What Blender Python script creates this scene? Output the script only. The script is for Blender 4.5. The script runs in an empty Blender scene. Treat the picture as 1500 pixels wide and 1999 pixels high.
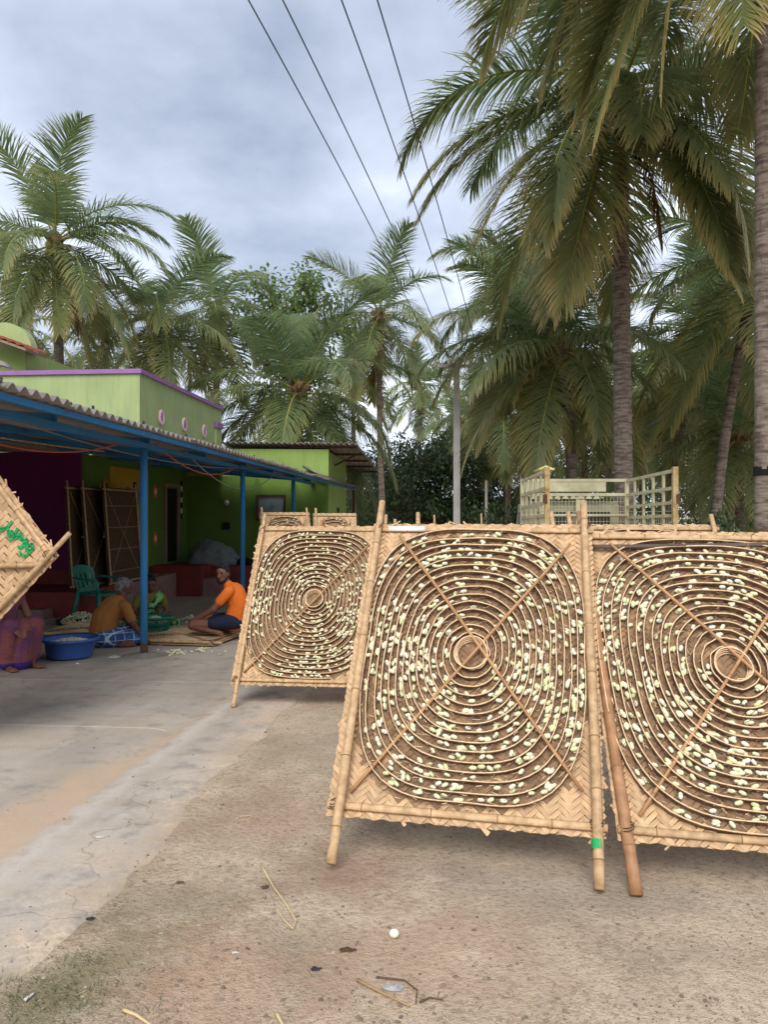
import bpy, bmesh, math, random
from mathutils import Vector, Matrix, noise
R = math.radians
rnd = random.Random(7)
sc = bpy.context.scene
col = sc.collection

# ------------------------------------------------------------------ camera
EYE, F, HZ = 1.4, 1500.0, 1005.0
cam_d = bpy.data.cameras.new('camera'); cam = bpy.data.objects.new('camera', cam_d); col.objects.link(cam)
cam.location = (0, 0, EYE); cam.rotation_euler = (R(90), 0, 0)
cam_d.sensor_fit = 'VERTICAL'; cam_d.sensor_height = 24.0; cam_d.lens = 24.0 * F / 1999.0
cam_d.shift_y = (HZ - 999.5) / 1999.0
cam_d.clip_start = 0.05; cam_d.clip_end = 2000
sc.camera = cam

# ------------------------------------------------------------------ sky
SUN_EL, SUN_AZ = R(44), R(190)          # azimuth clockwise from +Y : behind the camera, a little to its left
w = bpy.data.worlds.new('World'); sc.world = w; w.use_nodes = True
nt = w.node_tree; nt.nodes.clear()
N = nt.nodes.new; LK = nt.links.new
out = N('ShaderNodeOutputWorld'); bg = N('ShaderNodeBackground')
sky = N('ShaderNodeTexSky'); sky.sky_type = 'NISHITA'; sky.sun_disc = False
sky.sun_elevation = SUN_EL; sky.sun_rotation = SUN_AZ
tc = N('ShaderNodeTexCoord'); sep = N('ShaderNodeSeparateXYZ'); LK(tc.outputs['Generated'], sep.inputs[0])
def wm(op, a, b=None, clamp=False):
    m = N('ShaderNodeMath'); m.operation = op; m.use_clamp = clamp
    for i, q in enumerate((a, b)):
        if q is None: continue
        if isinstance(q, (int, float)): m.inputs[i].default_value = q
        else: LK(q, m.inputs[i])
    return m.outputs[0]
zz = wm('ADD', wm('MAXIMUM', sep.outputs['Z'], 0.0), 0.22)
cx = wm('DIVIDE', sep.outputs['X'], zz); cy = wm('DIVIDE', sep.outputs['Y'], zz)
cmb = N('ShaderNodeCombineXYZ'); LK(cx, cmb.inputs[0]); LK(cy, cmb.inputs[1])
n1 = N('ShaderNodeTexNoise'); n1.inputs['Scale'].default_value = 0.62; n1.inputs['Detail'].default_value = 4; n1.inputs['Roughness'].default_value = 0.48
mp = N('ShaderNodeMapping'); mp.inputs['Location'].default_value = (7.1, 3.3, 2.0); LK(cmb.outputs[0], mp.inputs[0]); LK(mp.outputs[0], n1.inputs['Vector'])
n2 = N('ShaderNodeTexNoise'); n2.inputs['Scale'].default_value = 2.1; n2.inputs['Detail'].default_value = 7; n2.inputs['Roughness'].default_value = 0.55
LK(mp.outputs[0], n2.inputs['Vector'])
cl = wm('ADD', wm('MULTIPLY', n1.outputs['Fac'], 0.66), wm('MULTIPLY', n2.outputs['Fac'], 0.34))
ramp = N('ShaderNodeValToRGB'); LK(cl, ramp.inputs[0])
e = ramp.color_ramp.elements
e[0].position = 0.40; e[0].color = (0.20, 0.235, 0.31, 1)
e[1].position = 0.665; e[1].color = (0.82, 0.85, 0.90, 1)
e.new(0.52).color = (0.395, 0.435, 0.52, 1)
e.new(0.59).color = (0.60, 0.645, 0.72, 1)
skm = N('ShaderNodeVectorMath'); skm.operation = 'SCALE'; skm.inputs['Scale'].default_value = 0.09; LK(sky.outputs[0], skm.inputs[0])
mx = N('ShaderNodeMix'); mx.data_type = 'RGBA'; mx.inputs[0].default_value = 0.9
LK(skm.outputs[0], mx.inputs[6]); LK(ramp.outputs[0], mx.inputs[7])
LK(mx.outputs[2], bg.inputs['Color']); bg.inputs['Strength'].default_value = 0.92
LK(bg.outputs[0], out.inputs['Surface'])

# ------------------------------------------------------------------ sun
sd = bpy.data.lights.new('sun', 'SUN'); sd.energy = 1.5; sd.angle = R(42); sd.color = (1.0, 0.95, 0.88)
so = bpy.data.objects.new('sun', sd); col.objects.link(so)
sdir = Vector((math.sin(SUN_AZ) * math.cos(SUN_EL), math.cos(SUN_AZ) * math.cos(SUN_EL), math.sin(SUN_EL)))
so.rotation_euler = sdir.to_track_quat('Z', 'Y').to_euler(); so.location = (0, -20, 40)
sc.view_settings.view_transform = 'Standard'; sc.view_settings.look = 'None'
sc.view_settings.exposure = 1.18; sc.view_settings.gamma = 1.0; sc.view_settings.use_curve_mapping = False

# ------------------------------------------------------------------ coordinates
SL = 0.028
def gz(y): return -SL * min(max(y, -6.0), 18.0)
def P(px, py, Y): return Vector(((px - 750) / F * Y, Y, EYE + (HZ - py) / F * Y))
def G(px, py):
    Y = F * EYE / (py - HZ - F * SL)
    return Vector(((px - 750) / F * Y, Y, gz(Y)))
TH = math.atan(0.0867)
HB = Matrix.Rotation(-TH, 4, 'Z')                     # house frame: x across, y along the yard
def HL(v): return HB.inverted() @ Vector(v)
ID = Matrix.Identity(4)

# ------------------------------------------------------------------ mesh helpers
class MB:
    def __init__(s): s.v = []; s.f = []; s.m = []
    def add(s, vs, fs, mi=0):
        o = len(s.v); s.v += [Vector(q) for q in vs]; s.f += [tuple(i + o for i in q) for q in fs]; s.m += [mi] * len(fs)
        return s
    def box(s, c, size, rot=None, mi=0, taper=1.0):
        x, y, z = (q / 2 for q in size); c = Vector(c)
        vs = []
        for k in (-z, z):
            t = taper if k > 0 else 1.0
            for a, b in ((-x, -y), (x, -y), (x, y), (-x, y)):
                q = Vector((a * t, b * t, k)); vs.append(c + (rot @ q if rot else q))
        return s.add(vs, [(3, 2, 1, 0), (4, 5, 6, 7), (0, 1, 5, 4), (1, 2, 6, 5), (2, 3, 7, 6), (3, 0, 4, 7)], mi)
    def span(s, a, b, mi=0):
        a = Vector(a); b = Vector(b); return s.box((a + b) / 2, [abs(q) for q in (b - a)], None, mi)
    def beam(s, a, b, wd, ht, mi=0, up=(0, 0, 1)):
        a = Vector(a); b = Vector(b); d = b - a; L = d.length; d.normalize()
        sx = d.cross(Vector(up));
        if sx.length < 1e-4: sx = d.cross(Vector((0, 1, 0)))
        sx.normalize(); u = sx.cross(d)
        return s.box((a + b) / 2, (wd, L, ht), Matrix((sx, d, u)).transposed(), mi)
    def tube(s, pts, rad, n=8, caps=True, mi=0, flat=1.0):
        pts = [Vector(p) for p in pts]; k = len(pts)
        if not isinstance(rad, (list, tuple)): rad = [rad] * k
        vs = []; up = None
        for i, p in enumerate(pts):
            d = (pts[min(i + 1, k - 1)] - pts[max(i - 1, 0)]).normalized()
            if up is None:
                up = Vector((0, 0, 1)) if abs(d.z) < 0.9 else Vector((1, 0, 0))
            a = d.cross(up).normalized(); b = a.cross(d).normalized(); up = b
            for j in range(n):
                t = 2 * math.pi * j / n
                vs.append(p + a * (math.cos(t) * rad[i]) + b * (math.sin(t) * rad[i] * flat))
        fs = [(i * n + j, i * n + (j + 1) % n, (i + 1) * n + (j + 1) % n, (i + 1) * n + j) for i in range(k - 1) for j in range(n)]
        if caps: fs += [tuple(range(n - 1, -1, -1)), tuple((k - 1) * n + j for j in range(n))]
        return s.add(vs, fs, mi)
    def ell(s, c, r, rot=None, nu=12, nv=8, mi=0, fn=None):
        c = Vector(c); vs = []
        for i in range(1, nv):
            a = math.pi * i / nv
            for j in range(nu):
                b = 2 * math.pi * j / nu
                q = Vector((math.sin(a) * math.cos(b), math.sin(a) * math.sin(b), math.cos(a)))
                if fn: q = fn(q)
                q = Vector((q.x * r[0], q.y * r[1], q.z * r[2])); vs.append(c + (rot @ q if rot else q))
        for zz_ in (1, -1):
            q = Vector((0, 0, zz_ * r[2])); vs.append(c + (rot @ q if rot else q))
        fs = [(i * nu + j, (i + 1) * nu + j, (i + 1) * nu + (j + 1) % nu, i * nu + (j + 1) % nu) for i in range(nv - 2) for j in range(nu)]
        T = (nv - 1) * nu
        fs += [(T, j, (j + 1) % nu) for j in range(nu)] + [(T + 1, (nv - 2) * nu + (j + 1) % nu, (nv - 2) * nu + j) for j in range(nu)]
        return s.add(vs, fs, mi)
    def lathe(s, prof, n=24, c=(0, 0, 0), mi=0, sy=1.0):
        c = Vector(c); vs = []
        for r, z in prof:
            for j in range(n):
                t = 2 * math.pi * j / n; vs.append(c + Vector((r * math.cos(t), r * math.sin(t) * sy, z)))
        fs = [(i * n + j, i * n + (j + 1) % n, (i + 1) * n + (j + 1) % n, (i + 1) * n + j) for i in range(len(prof) - 1) for j in range(n)]
        return s.add(vs, fs, mi)
    def grid(s, fn, nu, nv, mi=0):
        vs = [fn(i / nu, j / nv) for i in range(nu + 1) for j in range(nv + 1)]
        fs = [(i * (nv + 1) + j, (i + 1) * (nv + 1) + j, (i + 1) * (nv + 1) + j + 1, i * (nv + 1) + j + 1) for i in range(nu) for j in range(nv)]
        return s.add(vs, fs, mi)
    def mesh(s, name, mats, M=ID, smooth=False):
        me = bpy.data.meshes.new(name)
        me.from_pydata([(M @ q)[:] for q in s.v], [], s.f)
        for m_ in (mats if isinstance(mats, (list, tuple)) else [mats]): me.materials.append(m_)
        me.polygons.foreach_set('material_index', s.m)
        if smooth: me.polygons.foreach_set('use_smooth', [True] * len(s.f))
        me.update(); return me
    def build(s, name, mats, parent=None, M=ID, smooth=False, **kw):
        """coordinates are given in the frame M; with a parent they are stored relative to it"""
        T = M
        if parent is not None: T = WM[parent.name].inverted() @ M
        o = bpy.data.objects.new(name, s.mesh(name, mats, T, smooth)); col.objects.link(o)
        if parent is not None: o.parent = parent
        WM[o.name] = WM[parent.name] if parent is not None else ID
        tag(o, **kw); return o
WM = {}
def tag(o, label=None, cat=None, group=None, kind=None):
    if label: o['label'] = label
    if cat: o['category'] = cat
    if group: o['group'] = group
    if kind: o['kind'] = kind
    return o
def thing(name, label, cat, M=ID, group=None, kind=None):
    o = bpy.data.objects.new(name, None); col.objects.link(o); o.empty_display_size = 0.1
    o.matrix_world = M; WM[o.name] = M.copy(); tag(o, label, cat, group, kind); return o
def T(*a): return Matrix.Translation(Vector(a if len(a) > 1 else a[0]))
def inst(me, name, parent, M, **kw):
    o = bpy.data.objects.new(name, me); col.objects.link(o)
    if parent is not None: o.parent = parent
    o.matrix_local = M; tag(o, **kw); return o

# ------------------------------------------------------------------ materials
def rgb(h): return tuple((c / 12.92 if c <= 0.04045 else ((c + 0.055) / 1.055) ** 2.4) for c in (int(h[i:i + 2], 16) / 255 for i in (0, 2, 4)))
class NT:
    def __init__(s, name):
        s.m = bpy.data.materials.new(name); s.m.use_nodes = True; s.t = s.m.node_tree
        s.p = s.t.nodes['Principled BSDF']; s.o = s.t.nodes['Material Output']
    def n(s, t, **kw):
        q = s.t.nodes.new('ShaderNode' + t)
        for k, v in kw.items(): setattr(q, k, v)
        return q
    def l(s, a, b): s.t.links.new(a, b)
    def val(s, q, i):
        pass
    def math(s, op, a, b=None, clamp=False):
        m = s.n('Math', operation=op, use_clamp=clamp)
        for i, q in enumerate((a, b)):
            if q is None: continue
            if isinstance(q, (int, float)): m.inputs[i].default_value = q
            else: s.l(q, m.inputs[i])
        return m.outputs[0]
    def coord(s, kind='Object', scale=(1, 1, 1), loc=(0, 0, 0)):
        c = s.n('TexCoord'); m = s.n('Mapping'); m.inputs['Scale'].default_value = scale; m.inputs['Location'].default_value = loc
        s.l(c.outputs[kind], m.inputs[0]); return m.outputs[0]
    def noise(s, vec, scale, detail=4, rough=0.55):
        q = s.n('TexNoise'); q.inputs['Scale'].default_value = scale; q.inputs['Detail'].default_value = detail; q.inputs['Roughness'].default_value = rough
        if vec is not None: s.l(vec, q.inputs['Vector'])
        return q.outputs['Fac']
    def ramp(s, fac, stops):
        q = s.n('ValToRGB'); s.l(fac, q.inputs[0]); el = q.color_ramp.elements
        while len(el) < len(stops): el.new(0.5)
        for e_, (p, c) in zip(el, stops):
            e_.position = p; e_.color = (c, c, c, 1) if isinstance(c, (int, float)) else (*c, 1)
        return q.outputs[0]
    def mix(s, fac, a, b, mode='MIX'):
        q = s.n('Mix', data_type='RGBA', blend_type=mode)
        for i, k in ((0, fac), (6, a), (7, b)):
            if isinstance(k, (int, float)): q.inputs[i].default_value = k if i == 0 else (k, k, k, 1)
            elif isinstance(k, tuple): q.inputs[i].default_value = (*k, 1)
            else: s.l(k, q.inputs[i])
        return q.outputs[2]
    def bump(s, h, strength=0.3, dist=0.01):
        b = s.n('Bump'); b.inputs['Strength'].default_value = strength; b.inputs['Distance'].default_value = dist
        s.l(h, b.inputs['Height']); s.l(b.outputs[0], s.p.inputs['Normal'])
    def color(s, c):
        if isinstance(c, tuple): s.p.inputs['Base Color'].default_value = (*c, 1)
        else: s.l(c, s.p.inputs['Base Color'])
    def rough(s, r): s.p.inputs['Roughness'].default_value = r; return s
def simple(name, c, rough=0.8, var=0.25, scale=6, bump=0.15, dist=0.004, metal=0.0, detail=5, stretch=(1, 1, 1), spec=0.3, c2=None, obj_var=0.0):
    m = NT(name); v = m.coord('Object', stretch); f = m.noise(v, scale, detail)
    dark = tuple(q * (1 - var) for q in c) if c2 is None else c2; lite = tuple(min(1, q * (1 + var)) for q in c) if c2 is None else c
    cc = m.ramp(f, [(0.3, dark), (0.7, lite)])
    if obj_var:
        oi = m.n('ObjectInfo'); g = m.n('NewGeometry')
        r_ = m.math('FRACT', m.math('ADD', oi.outputs['Random'], g.outputs['Random Per Island']))
        k = m.math('ADD', m.math('MULTIPLY', r_, 2 * obj_var), 1 - obj_var)
        sc_ = m.n('VectorMath', operation='SCALE'); m.l(cc, sc_.inputs[0]); m.l(k, sc_.inputs['Scale']); cc = sc_.outputs[0]
    m.color(cc); m.rough(rough); m.p.inputs['Metallic'].default_value = metal; m.p.inputs['Specular IOR Level'].default_value = spec
    if bump: m.bump(m.noise(v, scale * 4, 4), bump, dist)
    return m.m

def wall_mat(name, c, dirt=(0.2, 0.18, 0.14), amt=0.35):
    m = NT(name); v = m.coord(); f = m.noise(v, 1.6, 6); f2 = m.noise(m.coord('Object', (5, 5, 0.7)), 2.0, 5)
    cc = m.ramp(f, [(0.3, tuple(q * 0.88 for q in c)), (0.7, tuple(q * 1.07 for q in c))])
    st = m.ramp(f2, [(0.5, 0.0), (0.8, amt)])
    m.color(m.mix(st, cc, dirt)); m.rough(0.85); m.bump(m.noise(v, 30, 4), 0.12, 0.004); return m.m

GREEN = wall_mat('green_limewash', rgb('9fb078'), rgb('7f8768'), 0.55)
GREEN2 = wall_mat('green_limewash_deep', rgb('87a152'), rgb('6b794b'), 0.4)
MAGENTA = wall_mat('magenta_paint', rgb('6d1f58'), rgb('562848'), 0.3)
YELLOW = wall_mat('yellow_paint', rgb('b8961c'), rgb('8a7424'), 0.3)
PURPLE = simple('purple_trim', rgb('946aa0'), 0.7, 0.1, 3, 0.1)
GREEN_SHADED = wall_mat('shade_deepened_green', rgb('5c7a2e'), rgb('47602a'), 0.35)  # deeper green: the verandah's shade is put into the wall colour
RED_OX = simple('red_oxide_floor', rgb('8d3a35'), 0.55, 0.25, 3, 0.1, c2=rgb('6e2c2a'))
PINK_OX = simple('worn_red_oxide', rgb('a0837c'), 0.6, 0.2, 5, 0.1, c2=rgb('84605a'))
BLUE = wall_mat('blue_enamel', rgb('2a78ae'), rgb('4a4c4e'), 0.5)
RUST = simple('rust', rgb('553a2c'), 0.8, 0.3, 12, 0.2)
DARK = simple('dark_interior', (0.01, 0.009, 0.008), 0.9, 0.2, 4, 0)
WOOD = simple('door_wood', rgb('8d7a63'), 0.7, 0.25, 8, 0.15, stretch=(6, 6, 0.6))
ASB = simple('cement_sheet', rgb('a5a09a'), 0.9, 0.3, 4, 0.25, c2=rgb('6f6b66'))
ASB_U = simple('cement_sheet_underside', rgb('a39a92'), 0.9, 0.2, 3, 0.1, c2=rgb('857a72'))
TILE = simple('terracotta', rgb('a5583f'), 0.85, 0.25, 6, 0.2, c2=rgb('7d4233'), obj_var=0.2)
WHITE = simple('white_paint', rgb('e4e0d8'), 0.6, 0.08, 6, 0.05)
PINKW = simple('pink_plaster', rgb('e0b9c4'), 0.7, 0.1, 8, 0.1)
ORANGE = simple('orange_paint', rgb('d8702a'), 0.7, 0.1, 8, 0.05)
CONC_POST = simple('concrete_pole', rgb('b4b1ab'), 0.9, 0.15, 3, 0.2)
WIRE = simple('black_wire', (0.03, 0.03, 0.035), 0.6, 0.1, 3, 0)
ROPE_R = simple('red_cord', rgb('c4583c'), 0.7, 0.1, 9, 0)
ROPE_W = simple('pale_cord', rgb('a8a598'), 0.7, 0.1, 9, 0)
BAMBOO = simple('bamboo', rgb('cfae84'), 0.5, 0.2, 9, 0.15, stretch=(3, 3, 0.8), c2=rgb('a3835e'), obj_var=0.1)
BAMBOO2 = simple('bamboo_weathered', rgb('b78a62'), 0.5, 0.2, 5, 0.1, stretch=(3, 3, 0.8), c2=rgb('8c6547'), obj_var=0.1)
BNODE = simple('bamboo_node', rgb('8a6740'), 0.7, 0.2, 9, 0)
GREENP = simple('green_marker_paint', rgb('1f9e58'), 0.6, 0.2, 30, 0)
STRIP = simple('split_bamboo_strip', rgb('cdac84'), 0.55, 0.16, 40, 0.2, 0.001, c2=rgb('b4926c'), obj_var=0.2, stretch=(1, 1, 1))
def soiled_mat():
    m = NT('soiled_mat'); v = m.coord(); f = m.noise(v, 6.5, 5); f2 = m.noise(v, 70, 3)
    g = m.n('NewGeometry'); k = m.math('ADD', m.math('MULTIPLY', g.outputs['Random Per Island'], 0.3), 0.85)
    tan = m.mix(f2, rgb('9c7a56'), rgb('ba976e')); brown = m.mix(f2, rgb('6a5039'), rgb('9f8060'))
    cc = m.mix(m.ramp(f, [(0.50, 1.0), (0.70, 0.0)]), tan, brown)
    s_ = m.n('VectorMath', operation='SCALE'); m.l(cc, s_.inputs[0]); m.l(k, s_.inputs['Scale'])
    m.color(s_.outputs[0]); m.rough(0.85); m.bump(f2, 0.5, 0.003); return m.m
SOILED = soiled_mat()
def wall_fibre():
    m = NT('fibrous_spiral_wall'); v = m.coord('Object', (1, 1, 1)); f = m.noise(v, 22, 5); f2 = m.noise(v, 160, 3)
    cc = m.mix(m.ramp(f, [(0.35, 0.0), (0.65, 1.0)]), rgb('664d3b'), rgb('9a7c60'))
    cc = m.mix(m.ramp(f2, [(0.4, 0.0), (0.7, 0.6)]), cc, rgb('4f3a29'))
    m.color(cc); m.rough(0.9); m.bump(f2, 0.6, 0.003); return m.m
FIBRE = wall_fibre()
RIM = simple('spiral_rim', rgb('ead0ac'), 0.6, 0.2, 60, 0.2, c2=rgb('cfab80'))
STICK = simple('thin_stick', rgb('c09468'), 0.6, 0.2, 10, 0.1, c2=rgb('9c7450'))
def cocoon_mat():
    m = NT('silk_cocoon'); oi = m.n('ObjectInfo'); g = m.n('NewGeometry')
    r_ = m.math('FRACT', m.math('ADD', oi.outputs['Random'], g.outputs['Random Per Island']))
    cc = m.ramp(r_, [(0.0, rgb('d6d6a4')), (0.45, rgb('dddcb6')), (0.8, rgb('e6e2cc')), (1.0, rgb('cbcf92'))])
    m.color(cc); m.rough(0.8); m.p.inputs['Subsurface Weight'].default_value = 0.0
    m.bump(m.noise(m.coord(), 250, 3), 0.25, 0.001); return m.m
COCOON = cocoon_mat()
FLOSS = simple('silk_floss', rgb('d8d6cc'), 0.8, 0.05, 9, 0)

# ================================================================== GROUND
def dirt_nodes(m, v):
    big = m.noise(v, 0.9, 5, 0.6); mid = m.noise(v, 3.3, 6, 0.62); fine = m.noise(v, 38, 5, 0.65); grit = m.noise(v, 140, 3, 0.6)
    base = m.mix(m.ramp(mid, [(0.35, 0.0), (0.65, 1.0)]), rgb('bfab93'), rgb('d8c4a9'))
    v2 = m.n('VectorMath', operation='ADD'); m.l(v, v2.inputs[0]); v2.inputs[1].default_value = (13.1, 4.2, 7.7)
    red = m.noise(v2.outputs[0], 1.35, 5, 0.6); grn = m.noise(v2.outputs[0], 2.4, 6, 0.6)
    base = m.mix(m.ramp(red, [(0.52, 0.0), (0.68, 0.62)]), base, rgb('b89a83'))
    base = m.mix(m.ramp(big, [(0.57, 0.0), (0.72, 0.5)]), base, rgb('94786a'))
    base = m.mix(m.ramp(grn, [(0.52, 0.0), (0.68, 0.5)]), base, rgb('a0937a'))
    base = m.mix(m.ramp(fine, [(0.36, 0.55), (0.52, 0.0)]), base, rgb('8f7c66'))
    base = m.mix(m.ramp(grit, [(0.57, 0.0), (0.70, 0.5)]), base, rgb('d8c6ac'))
    base = m.mix(m.ramp(grit, [(0.31, 0.55), (0.41, 0.0)]), base, rgb('5a4d40'))
    h = m.math('ADD', m.math('MULTIPLY', fine, 0.7), m.math('MULTIPLY', grit, 0.3))
    return base, h
SPOTS = [(G(a, b), r_, k, rgb(q)) for a, b, r_, k, q in ((690, 1700, .42, .5, '946c5a'), (500, 1600, .5, .4, 'a5806a'), (1080, 1720, .8, .4, '8d8274'), (560, 1850, .30, .45, '7d7160'), (330, 1760, .40, .45, '7b7259'), (230, 1880, .32, .5, '76704f'), (60, 1960, .3, .6, '66643f'), (430, 1900, .4, .5, 'ba957a'), (850, 1880, .5, .5, 'c09f86'), (700, 1450, 1.0, .3, '9a937f'), (300, 1640, .4, .4, 'a99880'), (520, 1480, .5, .35, 'a9977c'))]
def stain(m, v, c, spots):
    nz = m.noise(v, 4.5, 6, 0.65)
    for (x, y), r_, k, colr in spots:
        d = m.n('VectorMath', operation='DISTANCE'); m.l(v, d.inputs[0]); d.inputs[1].default_value = (x, y, gz(y))
        q = m.math('ADD', m.math('DIVIDE', d.outputs['Value'], r_), m.math('MULTIPLY', m.math('SUBTRACT', nz, 0.5), 2.2))
        c = m.mix(m.math('MULTIPLY', m.ramp(q, [(0.25, 1.0), (1.0, 0.0)]), k), c, colr)
    return c
def ground_mat():
    m = NT('dry_dirt'); v = m.coord(); c, h = dirt_nodes(m, v)
    sp = [(q.xy, r_, k, c_) for q, r_, k, c_ in SPOTS]
    c = stain(m, v, c, sp); m.color(c); m.rough(0.95); m.p.inputs['Specular IOR Level'].default_value = 0.15
    m.bump(h, 0.9, 0.035); return m.m
def slab_mat():
    m = NT('worn_concrete'); v = m.coord(); dirt, dh = dirt_nodes(m, v); dirt = stain(m, v, dirt, [(HL((q.x, q.y, 0)).xy, r_, k, c_) for q, r_, k, c_ in SPOTS])
    s = m.n('SeparateXYZ'); m.l(v, s.inputs[0]); X, Y = s.outputs[0], s.outputs[1]
    big = m.noise(m.coord('Object', (1, 0.35, 1)), 1.6, 6, 0.6); mid = m.noise(v, 5, 6, 0.65); fine = m.noise(v, 60, 4, 0.6); str_ = m.noise(m.coord('Object', (0.7, 4, 1)), 1.7, 5)
    c = m.mix(m.ramp(big, [(0.36, 0.0), (0.64, 1.0)]), rgb('a1978b'), rgb('bdb2a5'))
    c = m.mix(m.ramp(str_, [(0.45, 0.0), (0.75, 0.55)]), c, rgb('aa9680'))
    c = m.mix(m.ramp(mid, [(0.30, 0.6), (0.48, 0.0)]), c, rgb('827a6f'))
    c = m.mix(m.ramp(fine, [(0.62, 0.0), (0.75, 0.35)]), c, rgb('cfc8bc'))
    # cracks
    vo = m.n('TexVoronoi', feature='DISTANCE_TO_EDGE'); vo.inputs['Scale'].default_value = 0.55
    wv = m.n('VectorMath', operation='ADD'); nz = m.n('TexNoise'); nz.inputs['Scale'].default_value = 2.5; nz.inputs['Detail'].default_value = 6; m.l(v, nz.inputs['Vector'])
    sc_ = m.n('VectorMath', operation='SCALE'); sc_.inputs['Scale'].default_value = 0.55; m.l(nz.outputs['Color'], sc_.inputs[0]); m.l(v, wv.inputs[0]); m.l(sc_.outputs[0], wv.inputs[1]); m.l(wv.outputs[0], vo.inputs['Vector'])
    crack = m.math('MULTIPLY', m.ramp(vo.outputs['Distance'], [(0.0, 1.0), (0.004, 0.0)]), m.ramp(big, [(0.45, 0.0), (0.55, 0.4)]))
    c = m.mix(crack, c, rgb('554d44'))
    # chalky joint lines across the slab
    for u0, vmax in ((5.40, -2.05), (7.13, -1.6)):
        d = m.math('ABSOLUTE', m.math('SUBTRACT', m.math('ADD', Y, m.math('MULTIPLY', mid, 0.03)), u0 + 0.015))
        ln = m.math('MULTIPLY', m.ramp(d, [(0.006, 0.75), (0.016, 0.0)]), m.math('LESS_THAN', X, vmax))
        c = m.mix(m.math('MULTIPLY', ln, m.ramp(big, [(0.35, 0.3), (0.6, 1.0)])), c, rgb('d6d2c8'))
    # reddish sand lying in the drain groove
    wd = m.math('ADD', 0.10, m.math('MULTIPLY', m.math('DIVIDE', m.math('SUBTRACT', 5.6, Y), 1.9, True), 0.34))
    dv = m.math('ADD', X, m.math('MULTIPLY', m.math('SUBTRACT', mid, 0.5), 0.3))
    a = m.math('DIVIDE', m.math('ADD', dv, m.math('ADD', wd, 1.915)), 0.17, True); b = m.math('DIVIDE', m.math('SUBTRACT', -1.87, dv), 0.09, True)
    far = m.math('DIVIDE', m.math('SUBTRACT', 9.5, Y), 3.0, True)
    sand = m.math('MULTIPLY', m.math('MULTIPLY', a, b), far)
    c = m.mix(m.math('MULTIPLY', sand, m.ramp(mid, [(0.3, 0.45), (0.65, 0.85)])), c, m.mix(fine, rgb('b79b80'), rgb('c5ac90')))
    pale = m.math('MULTIPLY', m.math('SUBTRACT', 1.0, m.math('DIVIDE', m.math('ABSOLUTE', m.math('ADD', dv, 1.84)), 0.09, True)), far)
    c = m.mix(m.math('MULTIPLY', pale, 0.55), c, rgb('c9c0b4'))
    # dirt creeping over the yard-side edge
    wob = m.math('ADD', m.math('MULTIPLY', m.math('SUBTRACT', mid, 0.5), 1.2), m.math('MULTIPLY', m.math('SUBTRACT', dh, 0.5), 0.9))
    ed = m.math('DIVIDE', m.math('ADD', m.math('ADD', X, 1.62), wob), 0.40, True)
    c = m.mix(ed, c, dirt)
    m.color(c); m.rough(0.9); m.p.inputs['Specular IOR Level'].default_value = 0.2
    m.bump(m.math('ADD', m.math('MULTIPLY', fine, 0.5), m.math('SUBTRACT', m.math('MULTIPLY', mid, 0.8), crack)), 0.4, 0.01); return m.m
DIRT = ground_mat(); SLAB = slab_mat()
def axis(fine0, fine1, step, lo, hi):
    a = []; q = fine0
    while q <= fine1: a.append(q); q += step
    st = step; q = fine1
    while q < hi: st *= 1.35; q += st; a.append(q)
    st = step; q = fine0
    while q > lo: st *= 1.35; q -= st; a.insert(0, q)
    return a
def gbump(x, y):
    return 0.016 * (noise.noise(Vector((x * 1.3, y * 1.3, 0.3)))) + 0.006 * noise.noise(Vector((x * 6, y * 6, 2.3)))
xs = axis(-3.2, 4.2, 0.07, -420, 420); ys = axis(1.0, 9.0, 0.07, -120, 700)
gm = MB(); k = len(ys)
gm.v = [Vector((x, y, gz(y) + (gbump(x, y) if abs(x) < 12 and 0 < y < 20 else 0) - (0.03 if HL((x, y, 0)).x < -1.6 and -1 < y < 30 else 0))) for x in xs for y in ys]
gm.f = [(i * k + j, (i + 1) * k + j, (i + 1) * k + j + 1, i * k + j + 1) for i in range(len(xs) - 1) for j in range(k - 1)]; gm.m = [0] * len(gm.f)
gm.build('ground', DIRT, smooth=True, label='dry trodden dirt of the yard with reddish and grey patches', kind='structure')

sm = MB(); us = axis(1.5, 9.5, 0.1, -3.0, 27.5); vs_ = [-13, -9, -7, -6, -5, -4.4, -3.9, -3.4, -3, -2.7, -2.5] + [-2.4 + 0.05 * i for i in range(24)]
def slab_z(v, u):
    p = HB @ Vector((v, u, 0)); z = gz(p.y) + 0.012
    z -= 0.022 * math.exp(-((v + 2.0) / 0.10) ** 2) * (1 if u < 10 else 0)
    e_ = -1.32 + 0.10 * noise.noise(Vector((0, u * 1.1, 5))) + 0.04 * noise.noise(Vector((0, u * 5, 9)))
    t = max(0.0, min(1.0, (v - e_ + 0.05) / 0.12))
    return z - 0.055 * t * t
for v in vs_:
    for u in us: sm.v.append(Vector((v, u, slab_z(v, u))))
k = len(us); sm.f = [(i * k + j, (i + 1) * k + j, (i + 1) * k + j + 1, i * k + j + 1) for i in range(len(vs_) - 1) for j in range(k - 1)]; sm.m = [0] * len(sm.f)
slab = bpy.data.objects.new('concrete_pavement', sm.mesh('concrete_pavement', SLAB, ID, True)); col.objects.link(slab); slab.matrix_world = HB
tag(slab, 'worn grey concrete apron with sandy drain groove before the verandah', None, None, 'structure')
WM[slab.name] = HB
def hz(v, u): return slab_z(v, u)

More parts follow.
